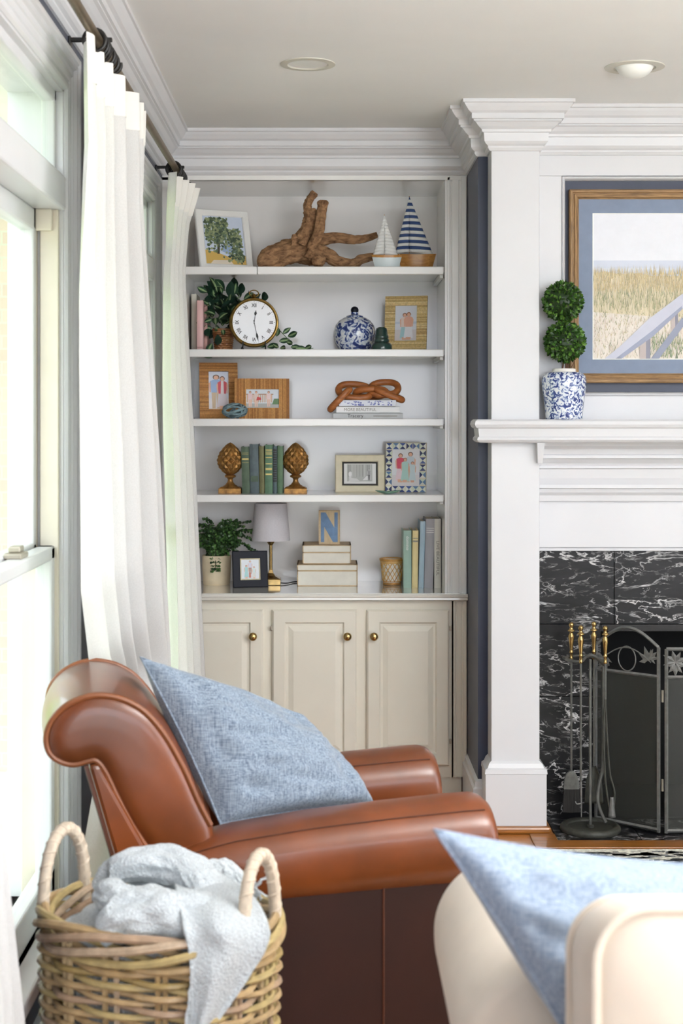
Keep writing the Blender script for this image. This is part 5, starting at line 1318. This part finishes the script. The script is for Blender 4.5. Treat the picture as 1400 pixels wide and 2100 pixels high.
def mos(x, z, s):
    c = (x + s / 2, z + s / 2); q = [(x, z), (x + s, z), (x + s, z + s), (x, z + s)]
    blues = [(44, 62, 120), (60, 86, 150), (34, 46, 96), (92, 128, 170)]; pale = [(226, 230, 214), (214, 224, 206), (232, 234, 224)]
    k0 = rr.choice((0, 1))
    for k in range(4):
        a, b = q[k], q[(k + 1) % 4]; col = rr.choice(blues) if (k + k0) % 2 else rr.choice(pale)
        g = 0.94; pp = [((p_[0] - c[0]) * g + c[0], (p_[1] - c[1]) * g + c[1]) for p_ in (a, b)]
        m.add([(pp[0][0], -0.0012, pp[0][1]), (pp[1][0], -0.0012, pp[1][1]), (c[0], -0.0012, c[1])], [(0, 1, 2)], col)
nx, nz = 6, 7; sx, sz = fw / nx, fh / nz
for i in range(nx):
    for j in range(nz):
        if i in (0, nx - 1) or j in (0, nz - 1): mos(-fw / 2 + i * sx, j * sz, min(sx, sz) * 0.99)
m.build('mosaic_tiles', 'mosaic', fr, fixn=False)
p = Print(fw - 2 * fb + .002, fh - 2 * fb + .002, fb - .001, 0.002, (232, 232, 236)); p.poly([(0, 0), (1, 0), (1, .3), (0, .3)], (226, 222, 224))
p.person(.30, .1, .78, (214, 74, 100), (236, 214, 222), (110, 64, 44), dress=True); p.person(.66, .1, .82, (206, 216, 224), (210, 190, 170), (90, 70, 60)); p.person(.47, .1, .66, (178, 214, 206), (178, 214, 206), (150, 92, 56), dress=True); p.person(.74, .1, .56, (206, 222, 226), (206, 222, 226), (120, 72, 48), dress=True); p.build(fr, 'photo')
gd = thing('glass_dish', 'small sea-green leaf-shaped glass dish before the frames', 'dish', (X(795, 5.72), 5.72, Z4), 0.1)
def dishf(u, v):
    a = 2 * PI * u; r = v; L = 0.05 if math.cos(a) > 0 else 0.048
    return (L * r * math.copysign(abs(math.cos(a)) ** 1.3, math.cos(a)), 0.02 * r * math.sin(a), 0.001 + 0.013 * r ** 2.2 * (0.6 + .4 * abs(math.cos(a))))
o = MB().grid(dishf, 40, 8, wrapu=True).build('bowl', 'green_dish', gd, smooth=True, angle=0); s = o.modifiers.new('thick', 'SOLIDIFY'); s.thickness = 0.002
# countertop items ----------------------------------------------------
FPY = 5.96
fp_ = thing('potted_fern', 'green maidenhair fern in a pale clay pot on the counter', 'potted plant', (X(444, FPY), FPY, ZC))
MB().lathe([(0, 0), (.050, 0), (.053, .004), (.056, .06), (.057, .112), (.055, .115), (.051, .112), (.050, .10), (0, .10)], 36).build('pot', 'pot_clay', fp_, smooth=True)
MB().lathe([(0, .099), (.05, .099), (.05, .101), (0, .104)], 24).build('soil', 'soil', fp_)
rr = random.Random(12)
FG = [(52, 84, 40), (66, 102, 50), (40, 68, 34), (84, 122, 62), (34, 58, 34)]
for k in range(64):
    a = rr.uniform(0, 2 * PI); reach = rr.uniform(.03, .125); up = rr.uniform(.0, .16)
    if k < 14 and k not in (8, 9): a = rr.uniform(-.8, .4); reach = rr.uniform(.10, .185); up = rr.uniform(.0, .15)
    if k in (8, 9): up, reach, a = -.02, .07, -PI / 2
    e = Vector((math.cos(a) * reach, math.sin(a) * min(reach, .10) * .7, .10 + up)); b = Vector((rr.uniform(-.02, .02), rr.uniform(-.02, .02), .10)); mid = (b + e) / 2 + Vector((0, 0, .05))
    if up < 0: mid = Vector((e.x * .8, e.y * .9, .15)); e = Vector((e.x * .3, -.062, .06))
    P = smooth_path([b, mid, e], 16); m = MB(); m.tube(P, 0.0008, 4, col=(60, 52, 36))
    for i in range(3, 17):
        q = P[i]; tg = (P[i] - P[i - 1]).normalized(); sd = tg.cross(Vector((0, 0, 1)))
        sd = sd.normalized() if sd.length > .01 else Vector((1, 0, 0))
        for sg in (-1, 1):
            for j in range(3):
                c0 = q + sd * sg * (0.004 + 0.0062 * j) + Vector((rr.uniform(-.002, .002), rr.uniform(-.003, .003), rr.uniform(-.003, .003) - .001 * j)); r0 = rr.uniform(.0038, .0062)
                n_ = Vector((rr.uniform(-.7, .7), rr.uniform(-1, .2), rr.uniform(.1, 1))).normalized(); e1 = n_.orthogonal().normalized(); e2 = n_.cross(e1)
                m.add([c0 + (e1 * math.cos(t) + e2 * math.sin(t)) * r0 for t in (0, 1.25, 2.5, 3.8, 5.0)], [(0, 1, 2, 3, 4)], rr.choice(FG))
    m.build('frond', 'leaf', fp_, fixn=False)
LPY = 5.95
lp = thing('table_lamp', 'small brass table lamp with a pale grey drum shade', 'table lamp', (X(555, LPY), LPY, ZC))
MB().loft([[(x, y, z) for x, y in ((-w, -w), (w, -w), (w, w), (-w, w))] for w, z in ((.039, 0), (.039, .022), (.036, .026), (.018, .034), (.010, .046), (.007, .06))]).build('base', 'brass', lp, bevel=0.002)
MB().lathe([(.0065, .05), (.0062, .155), (.009, .157), (.018, .172), (.0185, .175), (.007, .176), (.0065, .19), (.0065, .235)], 20).build('stem', 'brass', lp, smooth=True)
sz0, sz1 = Z(1108, LPY) - ZC, Z(1032, LPY) - ZC; r0, r1 = 39.5 * LPY / F, 33 * LPY / F
MB().lathe([(r0 - .002, sz0), (r0, sz0), (r0, sz0 + .003), (r1, sz1 - .003), (r1, sz1), (r1 - .002, sz1), (r0 - .002, sz0)], 48, cap0=False, cap1=False).build('shade', 'lamp_shade', lp, smooth=True)
MB().tube([(r1 * math.cos(t) * .98, r1 * math.sin(t) * .98, sz1 - .01) for t in (0, PI)], 0.0012, 5).build('spider', 'brass', lp)
MB().tube(smooth_path([(.038, 0.0, .006), (.065, .01, .004), (.09, .06, .0035), (.14, .10, .003), (.2, .14, .003)], 30), 0.0024, 6).build('cord', 'cord_black', lp, smooth=True)
fr = frame('photo_frame', 'square navy blue frame with cream inner border and family photo', 514, 5.84, ZC, 0.137, 0.142, 0.030, 10, -12, 'navy_wood')
border(0.080, 0.086, 0.006, 0.006).build('inner_border', 'ivory', fr).location = (0, 0.000, 0.028)
p = Print(0.068, 0.074, 0.034, 0.003, (222, 226, 232)); p.person(.5, .25, .7, (206, 206, 222), (160, 120, 100), (110, 84, 70)); p.person(.28, .02, .7, (160, 204, 206), (160, 204, 206), (150, 92, 56), dress=True); p.person(.72, .02, .62, (206, 222, 222), (214, 214, 208), (166, 112, 70), dress=True); p.poly([(.42, .05), (.54, .05), (.54, .32), (.42, .32)], (184, 96, 70)); p.build(fr, 'photo')
def wbox(label, px0, px1, pt, pb, Y, z, depth, lidf):
    x0, x1 = X(px0, Y), X(px1, Y); h = (pb - pt) * Y / F; w = x1 - x0
    r = thing('keepsake_box', label, 'box', ((x0 + x1) / 2, Y, z), 0, 'stacked keepsake boxes'); e = 0.004; zl = h * lidf
    MB().box(-w / 2 + .003, w / 2 - .003, .003, depth, 0, zl - .001).build('body', 'box_white', r); MB().box(-w / 2 + .003, w / 2 - .003, .003, depth, zl + .001, h - .001).build('lid', 'box_white', r)
    m = MB()
    for a, b, c, d in ((-w / 2, -w / 2 + e, 0, h), (w / 2 - e, w / 2, 0, h), (-w / 2, w / 2, 0, e * .7), (-w / 2, w / 2, h - e, h), (-w / 2, w / 2, zl - .003, zl + .0025)): m.box(a, b, 0, .0045, c, d)
    for s in (-1, 1):
        xx = s * w / 2; a, b = min(xx, xx - s * .0045), max(xx, xx - s * .0045)
        for c, d in ((0, e), (h - e, h), (zl - .003, zl + .0025)): m.box(a, b, 0, depth, c, d)
    m.box(-w / 2, w / 2, 0.0, depth, h - .0012, h)
    m.build('wood_edging', 'box_wood', r)
    return h
WY = 5.89
h1 = wbox('larger white keepsake box with wooden edges, under the smaller one', 609, 733, 1158, 1203, WY, ZC, 0.17, .70)
h2 = wbox('smaller white keepsake box stacked under the letter block', 620, 719.5, 1118.5, 1157.5, WY + .012, ZC + h1, 0.16, .60)
nb = thing('letter_block', 'wooden block with a blue capital letter N on stacked boxes', 'letter block', (X(675, WY + .03), WY + .03, ZC + h1 + h2), math.radians(-2))
nw, nh = 44 * 5.83 / F, 71 * 5.83 / F
MB().box(-nw / 2, nw / 2, 0, .018, 0, nh).build('block', 'block_wood', nb, bevel=.001)
a, b, t = nw / 2 * .80, nh, .33 * nw * .62
z0, z1 = nh * .07, nh * .94; sw = .0185
MB().prism([(-a, z0), (-a + sw * .72, z0), (-a + sw * .72, z1 - nh * .42), (a - sw * 1.0, z0), (a, z0), (a, z1), (a - sw * .72, z1), (a - sw * .72, z0 + nh * .42), (-a + sw * 1.0, z1), (-a, z1)], -.0015, .001).build('letter', 'block_blue', nb)
m = MB()
for x0, x1, c, d in ((-nw / 2, -nw / 2 + .003, 0, nh), (nw / 2 - .003, nw / 2, 0, nh), (-nw / 2, nw / 2, 0, .003), (-nw / 2, nw / 2, nh - .003, nh)): m.box(x0, x1, -.002, .001, c, d)
m.build('edge', 'box_wood', nb)
KY = 5.94
kc = thing('rattan_votive', 'honey-coloured rattan votive cup beside the row of pale books', 'candle holder', (X(803.5, KY), KY, ZC))
m = MB(); rr = random.Random(8); ss = F / KY
HON = [(206, 156, 82), (220, 176, 104), (190, 136, 64), (228, 190, 124)]
def kr(z): return lerp_tab([(0, 17.5 / ss), (.4, 20 / ss), (.8, 22.5 / ss), (1, 25 / ss)], z / (54 / ss))
hk = 54 / ss
for k in range(14):
    for sg in (-1, 1):
        pts = []
        for i in range(13):
            z = hk * .16 + hk * .68 * i / 12; a = 2 * PI * k / 14 + sg * 1.1 * i / 12; rad = kr(z) + .0007 * sg; pts.append((rad * math.cos(a), rad * math.sin(a), z))
        m.tube(pts, .0014, 4, col=rr.choice(HON), flat=1.6)
for z, r_ in ((.03, .0024), (.08, .002), (.14, .0016), (.84, .0018), (.88, .0026), (.94, .003), (.985, .0026)):
    m.tube([(kr(hk * z) * math.cos(2 * PI * i / 40), kr(hk * z) * math.sin(2 * PI * i / 40), max(hk * z, .0026)) for i in range(40)], r_, 6, closed=True, col=rr.choice(HON))
m.build('woven_cup', 'wicker', kc, smooth=True)
MB().lathe([(0, .001)] + [(kr(hk * z) - .0026, hk * z + .001) for z in (0, .2, .4, .6, .8, .95)] + [(kr(hk * .9) - .005, hk * .95), (kr(hk * .8) - .006, hk * .8), (0, hk * .78)], 32, cap0=False, cap1=False).build('candle', 'candle_white', kc, smooth=True, angle=60)
PB = 'pale books on the counter'; KB = 5.83
book('mint green book with white title on the counter', 827, 843.5, 1088, KB, ZC, 'mint_book', 0.16, 0.0, 'domino', .0175, 'ink_white', .78, PB)
book('pale yellow book, second in the counter row', 844, 856.5, 1088, KB, ZC, 'yellow_book', 0.17, 0.012, None, .01, 'ink_pale', .8, PB, bands=[(.86, .002), (.80, .006)])
book('tall light blue book, third in the counter row', 857.5, 868.5, 1069, KB, ZC, 'sky_book', 0.17, 0.03, None, group=PB)
book('thick grey book, fourth in the counter row', 869, 887.5, 1064, KB, ZC, 'grey_book', 0.175, 0.03, None, .02, 'ink_white', .8, PB, bands=[(.80, .002), (.83, .002), (.86, .002)])
book('tall ivory book with grey lettering at the end of the row', 890, 904, 1064, KB, ZC, 'white_book', 0.175, 0.0, 'LIVE BEAUTIFUL', .0165, 'ink_pale', .43, PB, tsx=1.15)

# mantel: topiary and big framed art ----------------------------------
TY = 5.150; ts = F / TY
tp = thing('topiary', 'double ball boxwood topiary in a blue and white vase on the mantel', 'topiary', (X(1156, TY), TY, 1.4035))
MB().lathe([(r / ts, z / ts) for r, z in ((0, 0), (37, 0), (38, 1.5), (38.5, 12), (41, 35), (45, 65), (46, 78), (44, 88), (37, 95), (27, 97))], 48).build('vase', 'porcelain_fine', tp, smooth=True, angle=60)
MB().lathe([(r / ts, z / ts) for r, z in ((25, 94), (25, 97), (24, 99), (24, 103), (21, 104), (19, 101), (19, 96))], 40, cap0=False, cap1=False).build('vase_rim', 'candle_white', tp, smooth=True)
MB().lathe([(0, 97 / ts), (20 / ts, 97 / ts), (20 / ts, 98 / ts), (0, 99 / ts)], 24).build('moss', 'soil', tp)
for dx, c in ((-4, 0.002), (2, -0.002), (6, .003)):
    MB().tube([((dx + 3 * math.sin(k)) / ts, c, (95 + k * 16) / ts) for k in range(10)], 0.0026, 6).build('stem', 'stem_brown', tp, smooth=True)
MB().tube(smooth_path([(6 / ts, -.004, 98 / ts), (18 / ts, -.008, 112 / ts), (20 / ts, -.008, 126 / ts), (10 / ts, -.004, 138 / ts)], 14), .0013, 5).build('stem', 'stem_brown', tp, smooth=True)
rr = random.Random(21); TG = [(44, 80, 26), (62, 104, 34), (84, 128, 46), (30, 58, 20), (100, 140, 56), (52, 90, 30)]
def topball(c, R0, nm):
    m = MB(); m.ball(c, R0 * .86, 20, 14, (34, 58, 22))
    N = 760
    for k in range(N):
        z = 1 - 2 * (k + .5) / N; a = k * 2.39996; rxy = math.sqrt(1 - z * z); d = Vector((rxy * math.cos(a), rxy * math.sin(a), z))
        d = (d + Vector((rr.uniform(-.12, .12), rr.uniform(-.12, .12), rr.uniform(-.12, .12)))).normalized()
        o = Vector(c) + d * R0 * rr.uniform(.84, .93); L, w = R0 * rr.uniform(.18, .28), R0 * rr.uniform(.075, .11)
        t = (d + Vector((rr.uniform(-.6, .6), rr.uniform(-.6, .6), rr.uniform(-.6, .6)))).normalized(); s = t.cross(d)
        s = s.normalized() if s.length > .05 else t.orthogonal().normalized()
        b = d * (L * .1)
        m.add([o, o + t * L * .5 + s * w + b, o + t * L, o + t * L * .5 - s * w + b], [(0, 1, 2, 3)], rr.choice(TG))
    o = m.build(nm, 'leaf', tp, fixn=False); o['kind'] = 'stuff'
topball(((1154 - 1156) / ts, 0, (856 - 615) / ts), 39 / ts, 'foliage_ball'); topball(((1158 - 1156) / ts, 0, (856 - 697) / ts), 40 / ts, 'foliage_ball')

AYF = 5.226
ax0, az0, az1 = X(1168, AYF), Z(785, AYF), Z(388, AYF); ax1 = 2 * CX - ax0; aw, ah = ax1 - ax0, az1 - az0
art = thing('framed_art', 'large wood-framed beach dune print with blue mat over the mantel', 'framed art', ((ax0 + ax1) / 2, AYF, az0))
fb = 19.5 * AYF / F
fpr = [(0, .030), (0, .004), (.12, .0), (.3, .0), (.36, .005), (.46, .005), (.52, .001), (.8, .004), (.9, .010), (1, .012), (1, .030)]
for k in range(4):
    cs = [(-aw / 2, 0), (aw / 2, 0), (aw / 2, ah), (-aw / 2, ah)]; a, b = cs[k], cs[(k + 1) % 4]
    def corner(c, o): return (c[0] - math.copysign(o * fb, c[0]), c[1] + (o * fb if c[1] == 0 else -o * fb))
    MB().loft([[(corner(a, o)[0], d, corner(a, o)[1]) for o, d in fpr], [(corner(b, o)[0], d, corner(b, o)[1]) for o, d in fpr]]).build('frame_rail' if k % 2 == 0 else 'frame_stile', 'frame_wood' if k % 2 == 0 else 'frame_wood_v', art)
mw = 28.5 * AYF / F
MB().loft([rect_loop(aw - 2 * fb + .004, ah - 2 * fb + .004, 0, .014, fb - .002), rect_loop(aw - 2 * fb + .004, ah - 2 * fb + .004, mw + .002, .014, fb - .002)], cap0=False, cap1=False).build('mat', 'mat_board', art)
ins = fb + mw
MB().loft([rect_loop(aw, ah, ins, .014), rect_loop(aw, ah, ins + .0035, .0155)], cap0=False, cap1=False).build('mat_bevel', 'ink_white', art)
pw, ph = aw - 2 * ins - .006, ah - 2 * ins - .006
p = Print(pw, ph, ins + .003, .0158, (222, 224, 232)); rr = random.Random(33)
PXU = lambda px: (px - 1217.0) / (pw * F / AYF); PYV = lambda py: (736.0 - py) / (ph * F / AYF)
def q(pts): return [(PXU(x), PYV(y)) for x, y in pts]
R_ = 1217 + pw * F / AYF
p.poly(q([(1217, 534), (R_, 534), (R_, 575), (1217, 575)]), (196, 202, 218)); p.poly(q([(1217, 550), (R_, 552), (R_, 575), (1217, 575)]), (208, 213, 225))
p.poly(q([(1217, 736), (R_, 736), (R_, 566), (1340, 566), (1310, 560), (1270, 562), (1240, 556), (1217, 562)]), (214, 200, 168)); p.poly(q([(1217, 736), (R_, 736), (R_, 660), (1350, 650), (1217, 640)]), (226, 216, 204))
for k in range(4200):
    y = 562 + 174 * rr.random() ** 1.4; x = rr.uniform(1217, min(R_, 1560)); L = rr.uniform(6, 20) * (1.2 if y < 640 else .6); dx = rr.uniform(-4, 4)
    if y > 650 and rr.random() < .55: c = rr.choice([(206, 190, 172), (236, 228, 220), (190, 176, 158), (224, 204, 190)])
    elif y < 600: c = rr.choice([(206, 184, 134), (190, 168, 118), (222, 204, 156), (168, 156, 116)])
    else: c = rr.choice([(150, 152, 108), (176, 172, 126), (198, 186, 142), (126, 132, 96), (206, 196, 156)])
    p.poly(q([(x - .6, y), (x + .6, y), (x + dx, y - L)]), c)
for k in range(160):
    x, y = rr.uniform(1320, 1400), rr.uniform(690, 736); p.poly(q([(x - .9, y), (x + .9, y), (x + rr.uniform(-4, 4), y - rr.uniform(6, 18))]), rr.choice([(122, 140, 96), (150, 160, 116), (96, 112, 80)]))
def post(x, y0, y1, w): p.poly(q([(x, y1), (x + w, y1), (x + w, y0), (x, y0)]), (178, 164, 160)); p.poly(q([(x + w, y1), (x + w * 1.7, y1), (x + w * 1.7, y0), (x + w, y0)]), (120, 118, 134))
post(1312, 736, 690, 13); post(1377, 690, 626, 8); post(1440, 640, 588, 7)
p.poly(q([(1335, 736), (1352, 736), (1400, 672), (1470, 600), (1466, 594), (1396, 656)]), (128, 134, 156))
p.poly(q([(1240, 736), (1275, 736), (1340, 690), (1400, 634), (1470, 570), (1464, 560), (1395, 606), (1330, 655), (1270, 712)]), (190, 192, 208)); p.poly(q([(1262, 736), (1275, 736), (1340, 690), (1400, 634), (1398, 628), (1336, 680)]), (142, 148, 172))
p.build(art, 'print')

# fireplace tools -----------------------------------------------------
SY = 5.145; sx = F / SY
tz = 0.004
stn = thing('tool_stand', 'dark iron fireplace tool stand with a round base on the hearth', 'tool stand', (X(1210, SY), SY, tz))
MB().lathe([(r / sx, z / sx) for r, z in ((0, 0), (60, 0), (62, 3), (61, 9), (57, 13), (52, 13.5), (47, 10), (46, 7), (0, 6))], 56).build('base', 'dark_iron', stn, smooth=True, angle=50)
MB().lathe([(0, .012), (.012, .012), (.012, .019), (.009, .021), (0, .021)], 18).build('hub', 'dark_iron', stn, smooth=True)
def tz_(py): return Z(py, SY) - tz
MB().tube([(0, 0, .01), (0, 0, tz_(1352))], .0052, 10).build('post', 'tool_iron', stn, smooth=True)
def tx(px): return X(px, SY) - X(1210, SY)
MB().tube(smooth_path([(tx(1163), .02, tz_(1354)), (tx(1178), -.005, tz_(1356)), (tx(1190), -.02, tz_(1354)), (tx(1200), -.01, tz_(1346)), (tx(1212), 0, tz_(1344)), (tx(1224), 0, tz_(1350)), (tx(1236), -.015, tz_(1360)), (tx(1246), -.02, tz_(1359))], 40), .0055, 8, flat=1.8).build('rack', 'tool_iron', stn, smooth=True)
MB().tube(smooth_path([(tx(1158), .03, tz_(1352)), (tx(1176), .045, tz_(1350)), (tx(1200), .03, tz_(1347)), (tx(1222), .04, tz_(1352)), (tx(1246), .03, tz_(1356))], 30), .005, 8, flat=1.6).build('rack', 'tool_iron', stn, smooth=True)
MB().tube(smooth_path([(tx(1228), -.0, tz_(1370)), (tx(1234), -.004, tz_(1366)), (tx(1236.5), -.006, tz_(1380)), (tx(1236.5), -.006, tz_(1480)), (tx(1235), -.006, tz_(1570)), (tx(1228), -.008, tz_(1605)), (tx(1224), -.01, tz_(1635)), (tx(1229), -.012, tz_(1660)), (tx(1240), -.014, tz_(1684))], 50), .0062, 8, flat=1.0).build('strut', 'tool_iron', stn, smooth=True)
def tool(name, label, px, ptop, yoff, rodend):
    r = thing(name, label, 'fire tool', (X(px, SY), SY + yoff, Z(rodend, SY)), 0, 'fireplace tools on the stand'); zb = Z(rodend, SY); s = sx
    zt = Z(ptop, SY) - zb; u = 1 / s
    hp = [(0, 0), (3.6, -1), (5.4, -4.5), (5.4, -7), (3.6, -10.5), (3.2, -12), (4.2, -13.5), (4.4, -15), (7.6, -17), (7.8, -18.5), (4.2, -20), (3.6, -23), (5.4, -26), (6.4, -29), (5.9, -34), (4.6, -44), (3.4, -57), (3.3, -60), (4.6, -61.5), (4.6, -63), (3.3, -64.5), (3.3, -73), (4.2, -75), (2.9, -78)]
    MB().lathe([(a * u, zt + b * u) for a, b in reversed(hp)], 20).build('handle', 'brass', r, smooth=True, angle=60)
    MB().tube([(0, 0, 0), (0, 0, zt - 74 * u)], .0038, 8).build('shaft', 'tool_iron', r, smooth=True)
    return r, u
br_, u = tool('hearth_brush', 'fireplace brush with brass handle, leftmost on the stand', 1174, 1278, .03, 1586)
MB().loft([[(x * u * w, d * u * 6, z * u) for x, d in ((-16, -.6), (0, -1), (16, -.6), (16, .6), (0, 1), (-16, .6))] for w, z in ((.25, 1), (.55, -4), (.8, -11), (.97, -22), (1, -36))]).build('brush_head', 'tool_iron', br_, smooth=True)
MB().loft([[(x * u * w, d * u * 6, z * u) for x, d in ((-16, -.5), (0, -.9), (16, -.5), (16, .5), (0, .9), (-16, .5))] for w, z in ((.92, -36), (1.05, -60), (1.1, -84))]).build('bristles', 'brush_hair', br_, smooth=True)
pk, u = tool('fire_poker', 'fireplace poker with brass handle, second on the stand', 1188, 1280, -.025, 1600)
MB().tube([(0, 0, 0), (1 * u, 0, -40 * u), (1 * u, 0, -72 * u)], lambda t: .0042 * (1 - .55 * t), 8).build('poker_tip', 'grey_iron', pk, smooth=True)
MB().tube(smooth_path([(0, 0, -44 * u), (-8 * u, 0, -45 * u), (-11 * u, 0, -40 * u)], 8), lambda t: .003 * (1 - .5 * t), 7).build('poker_hook', 'grey_iron', pk, smooth=True)
sv, u = tool('fire_shovel', 'fireplace shovel with brass handle, third on the stand', 1221, 1277, .035, 1576)
MB().grid(lambda a, v: ((2 * a - 1) * (14 + 6 * v) * u * min(1, .35 + 2 * v), 5 * u * (1 - (2 * a - 1) ** 2), -u * 78 * v), 12, 14).build('blade', 'dark_iron', sv, smooth=True).modifiers.new('thick', 'SOLIDIFY').thickness = .002
tg_, u = tool('fire_tongs', 'fireplace tongs with brass handle, rightmost on the stand', 1237, 1280, -.035, 1430)
for s in (-1, 1):
    MB().tube(smooth_path([(0, 0, 2 * u), (s * 3 * u, .004, -60 * u), (s * 5 * u + 5 * u, .01, -150 * u), (s * 8 * u + 12 * u, .012, -190 * u), (s * 4 * u + 14 * u, .012, -226 * u)], 24), .0036, 7).build('tong_arm', 'dark_iron', tg_, smooth=True)
MB().grid(lambda a, v: ((14 + (2 * a - 1) * (3 + 4 * v)) * u, .008 - .006 * math.sin(PI * a), -u * (200 + 42 * v)), 8, 8).build('tong_jaw', 'grey_iron', tg_, smooth=True).modifiers.new('thick', 'SOLIDIFY').thickness = .002

# fire screen ---------------------------------------------------------
fs = thing('fire_screen', 'folding iron fire screen with arched side panel and leaf scrolls', 'fire screen', (X(1351, 5.10), 5.10, .004))
def bar(a, b, r, nm, parent=fs): return MB().tube([a, b], r, 4).build(nm, 'grey_iron', parent, world=True)
def scr_panel(Px, Pw, zb, zt_l, zt_r, zm, arch):
    """Px: plan start (hinge), Pw: plan end"""
    P0_, P1_ = Vector((Px[0], Px[1], 0)), Vector((Pw[0], Pw[1], 0)); UP = Vector((0, 0, 1))
    pn = MB().tube([P0_ + UP * zb, P0_ + UP * zt_l], .0062, 4).build('panel_frame', 'grey_iron', fs, world=True)
    def sub(nm, mb, mat='grey_iron', smooth=True):
        o = mb.build(nm, mat, fs, smooth=smooth, world=True); o.parent = pn; return o
    sub('post', MB().tube([P1_ + UP * zb, P1_ + UP * zt_r], .0062, 4), smooth=False)
    def pt(t, z): return P0_.lerp(P1_, t) + UP * z
    if arch: sub('arch_bar', MB().tube([pt(t / 24, zt_l + (zt_r - zt_l) * t / 24 + arch * math.sin(PI * t / 24) ** 1.0) for t in range(25)], .0062, 4), smooth=False)
    else: sub('top_bar', MB().tube([pt(0, zt_l), pt(1, zt_r)], .0062, 4), smooth=False)
    sub('mid_rail', MB().tube([pt(0, zm), pt(1, zm)], .006, 4), smooth=False); sub('bottom_rail', MB().tube([pt(0, zb + .008), pt(1, zb + .008)], .006, 4), smooth=False)
    w = MB().add([pt(0, zb), pt(1, zb), pt(1, zm), pt(0, zm)], [(0, 1, 2, 3)]); sub('wire_mesh', w, 'wire_mesh', False)
    return pt, sub
def leafy(sub, c, e1, e2, s, rot):
    for k in range(5):
        a = rot + (k - 2) * .75; L = s * (1 - .12 * abs(k - 2)); m = MB()
        d = e1 * math.cos(a) + e2 * math.sin(a); n_ = -e1 * math.sin(a) + e2 * math.cos(a); up = d.cross(n_)
        m.add([c, c + d * L * .45 + n_ * L * .2, c + d * L, c + d * L * .45 - n_ * L * .2, c + d * L * .5 + up * L * .12, c + d * L * .5 - up * L * .04], [(0, 1, 4), (1, 2, 4), (2, 3, 4), (3, 0, 4), (0, 5, 1), (1, 5, 2), (2, 5, 3), (3, 5, 0)])
        sub('leaf', m, 'grey_iron', False)
A_, B_ = at(1350, 1700, 5.10), at(1222, 1700, 5.262)
zt1 = Z(1328, 5.10); zmid = Z(1388, 5.10)
pt, sub = scr_panel((A_.x, A_.y), (B_.x, B_.y), .01, zt1, zt1 - .012, zmid, .062)
e1 = (Vector((B_.x, B_.y, 0)) - Vector((A_.x, A_.y, 0))).normalized(); e2 = Vector((0, 0, 1)); Ls = (B_.xy - A_.xy).length
sub('scroll', MB().tube([pt(.12 + .76 * t / 60, zmid + .045 + .042 * math.sin(PI * t / 60)) for t in range(61)], .0022, 6))
sub('scroll', MB().tube([pt(.5, zmid + .049) + e1 * .034 * math.cos(2 * PI * k / 30) + e2 * .042 * math.sin(2 * PI * k / 30) for k in range(30)], .0022, 6, closed=True))
leafy(sub, pt(.16, zmid + .052), e1, e2, .05, -1.9 + PI); leafy(sub, pt(.13, zmid + .06), e1, e2, .035, 2.4); leafy(sub, pt(.88, zmid + .045), e1, e2, .05, -1.2)
C_, D_ = at(1366, 1700, 5.09), Vector((2 * CX - at(1366, 1700, 5.09).x, 5.09, 0))
pt, sub = scr_panel((C_.x, C_.y), (D_.x, D_.y), .01, zt1 - .004, zt1 - .004, zmid + .0, 0)
e1 = Vector((1, 0, 0))
for t0 in (.05, .5, .95):
    leafy(sub, pt(t0 if t0 != .5 else .5, zmid + .05), e1, e2, .05, 2.6); leafy(sub, pt(t0, zmid + .05), e1, e2, .045, .4); leafy(sub, pt(t0, zmid + .04), e1, e2, .04, -1.6)
E_ = Vector((2 * CX - B_.x, B_.y, 0))
pt, sub = scr_panel((2 * CX - A_.x, A_.y), (E_.x, E_.y), .01, zt1, zt1 - .012, zmid, .062)
for zz in (.17, .47): MB().tube([(X(1358, 5.095), 5.095, zz - .02), (X(1358, 5.095), 5.095, zz + .02)], .004, 8).build('hinge', 'metal_dull', fs, smooth=True, world=True)
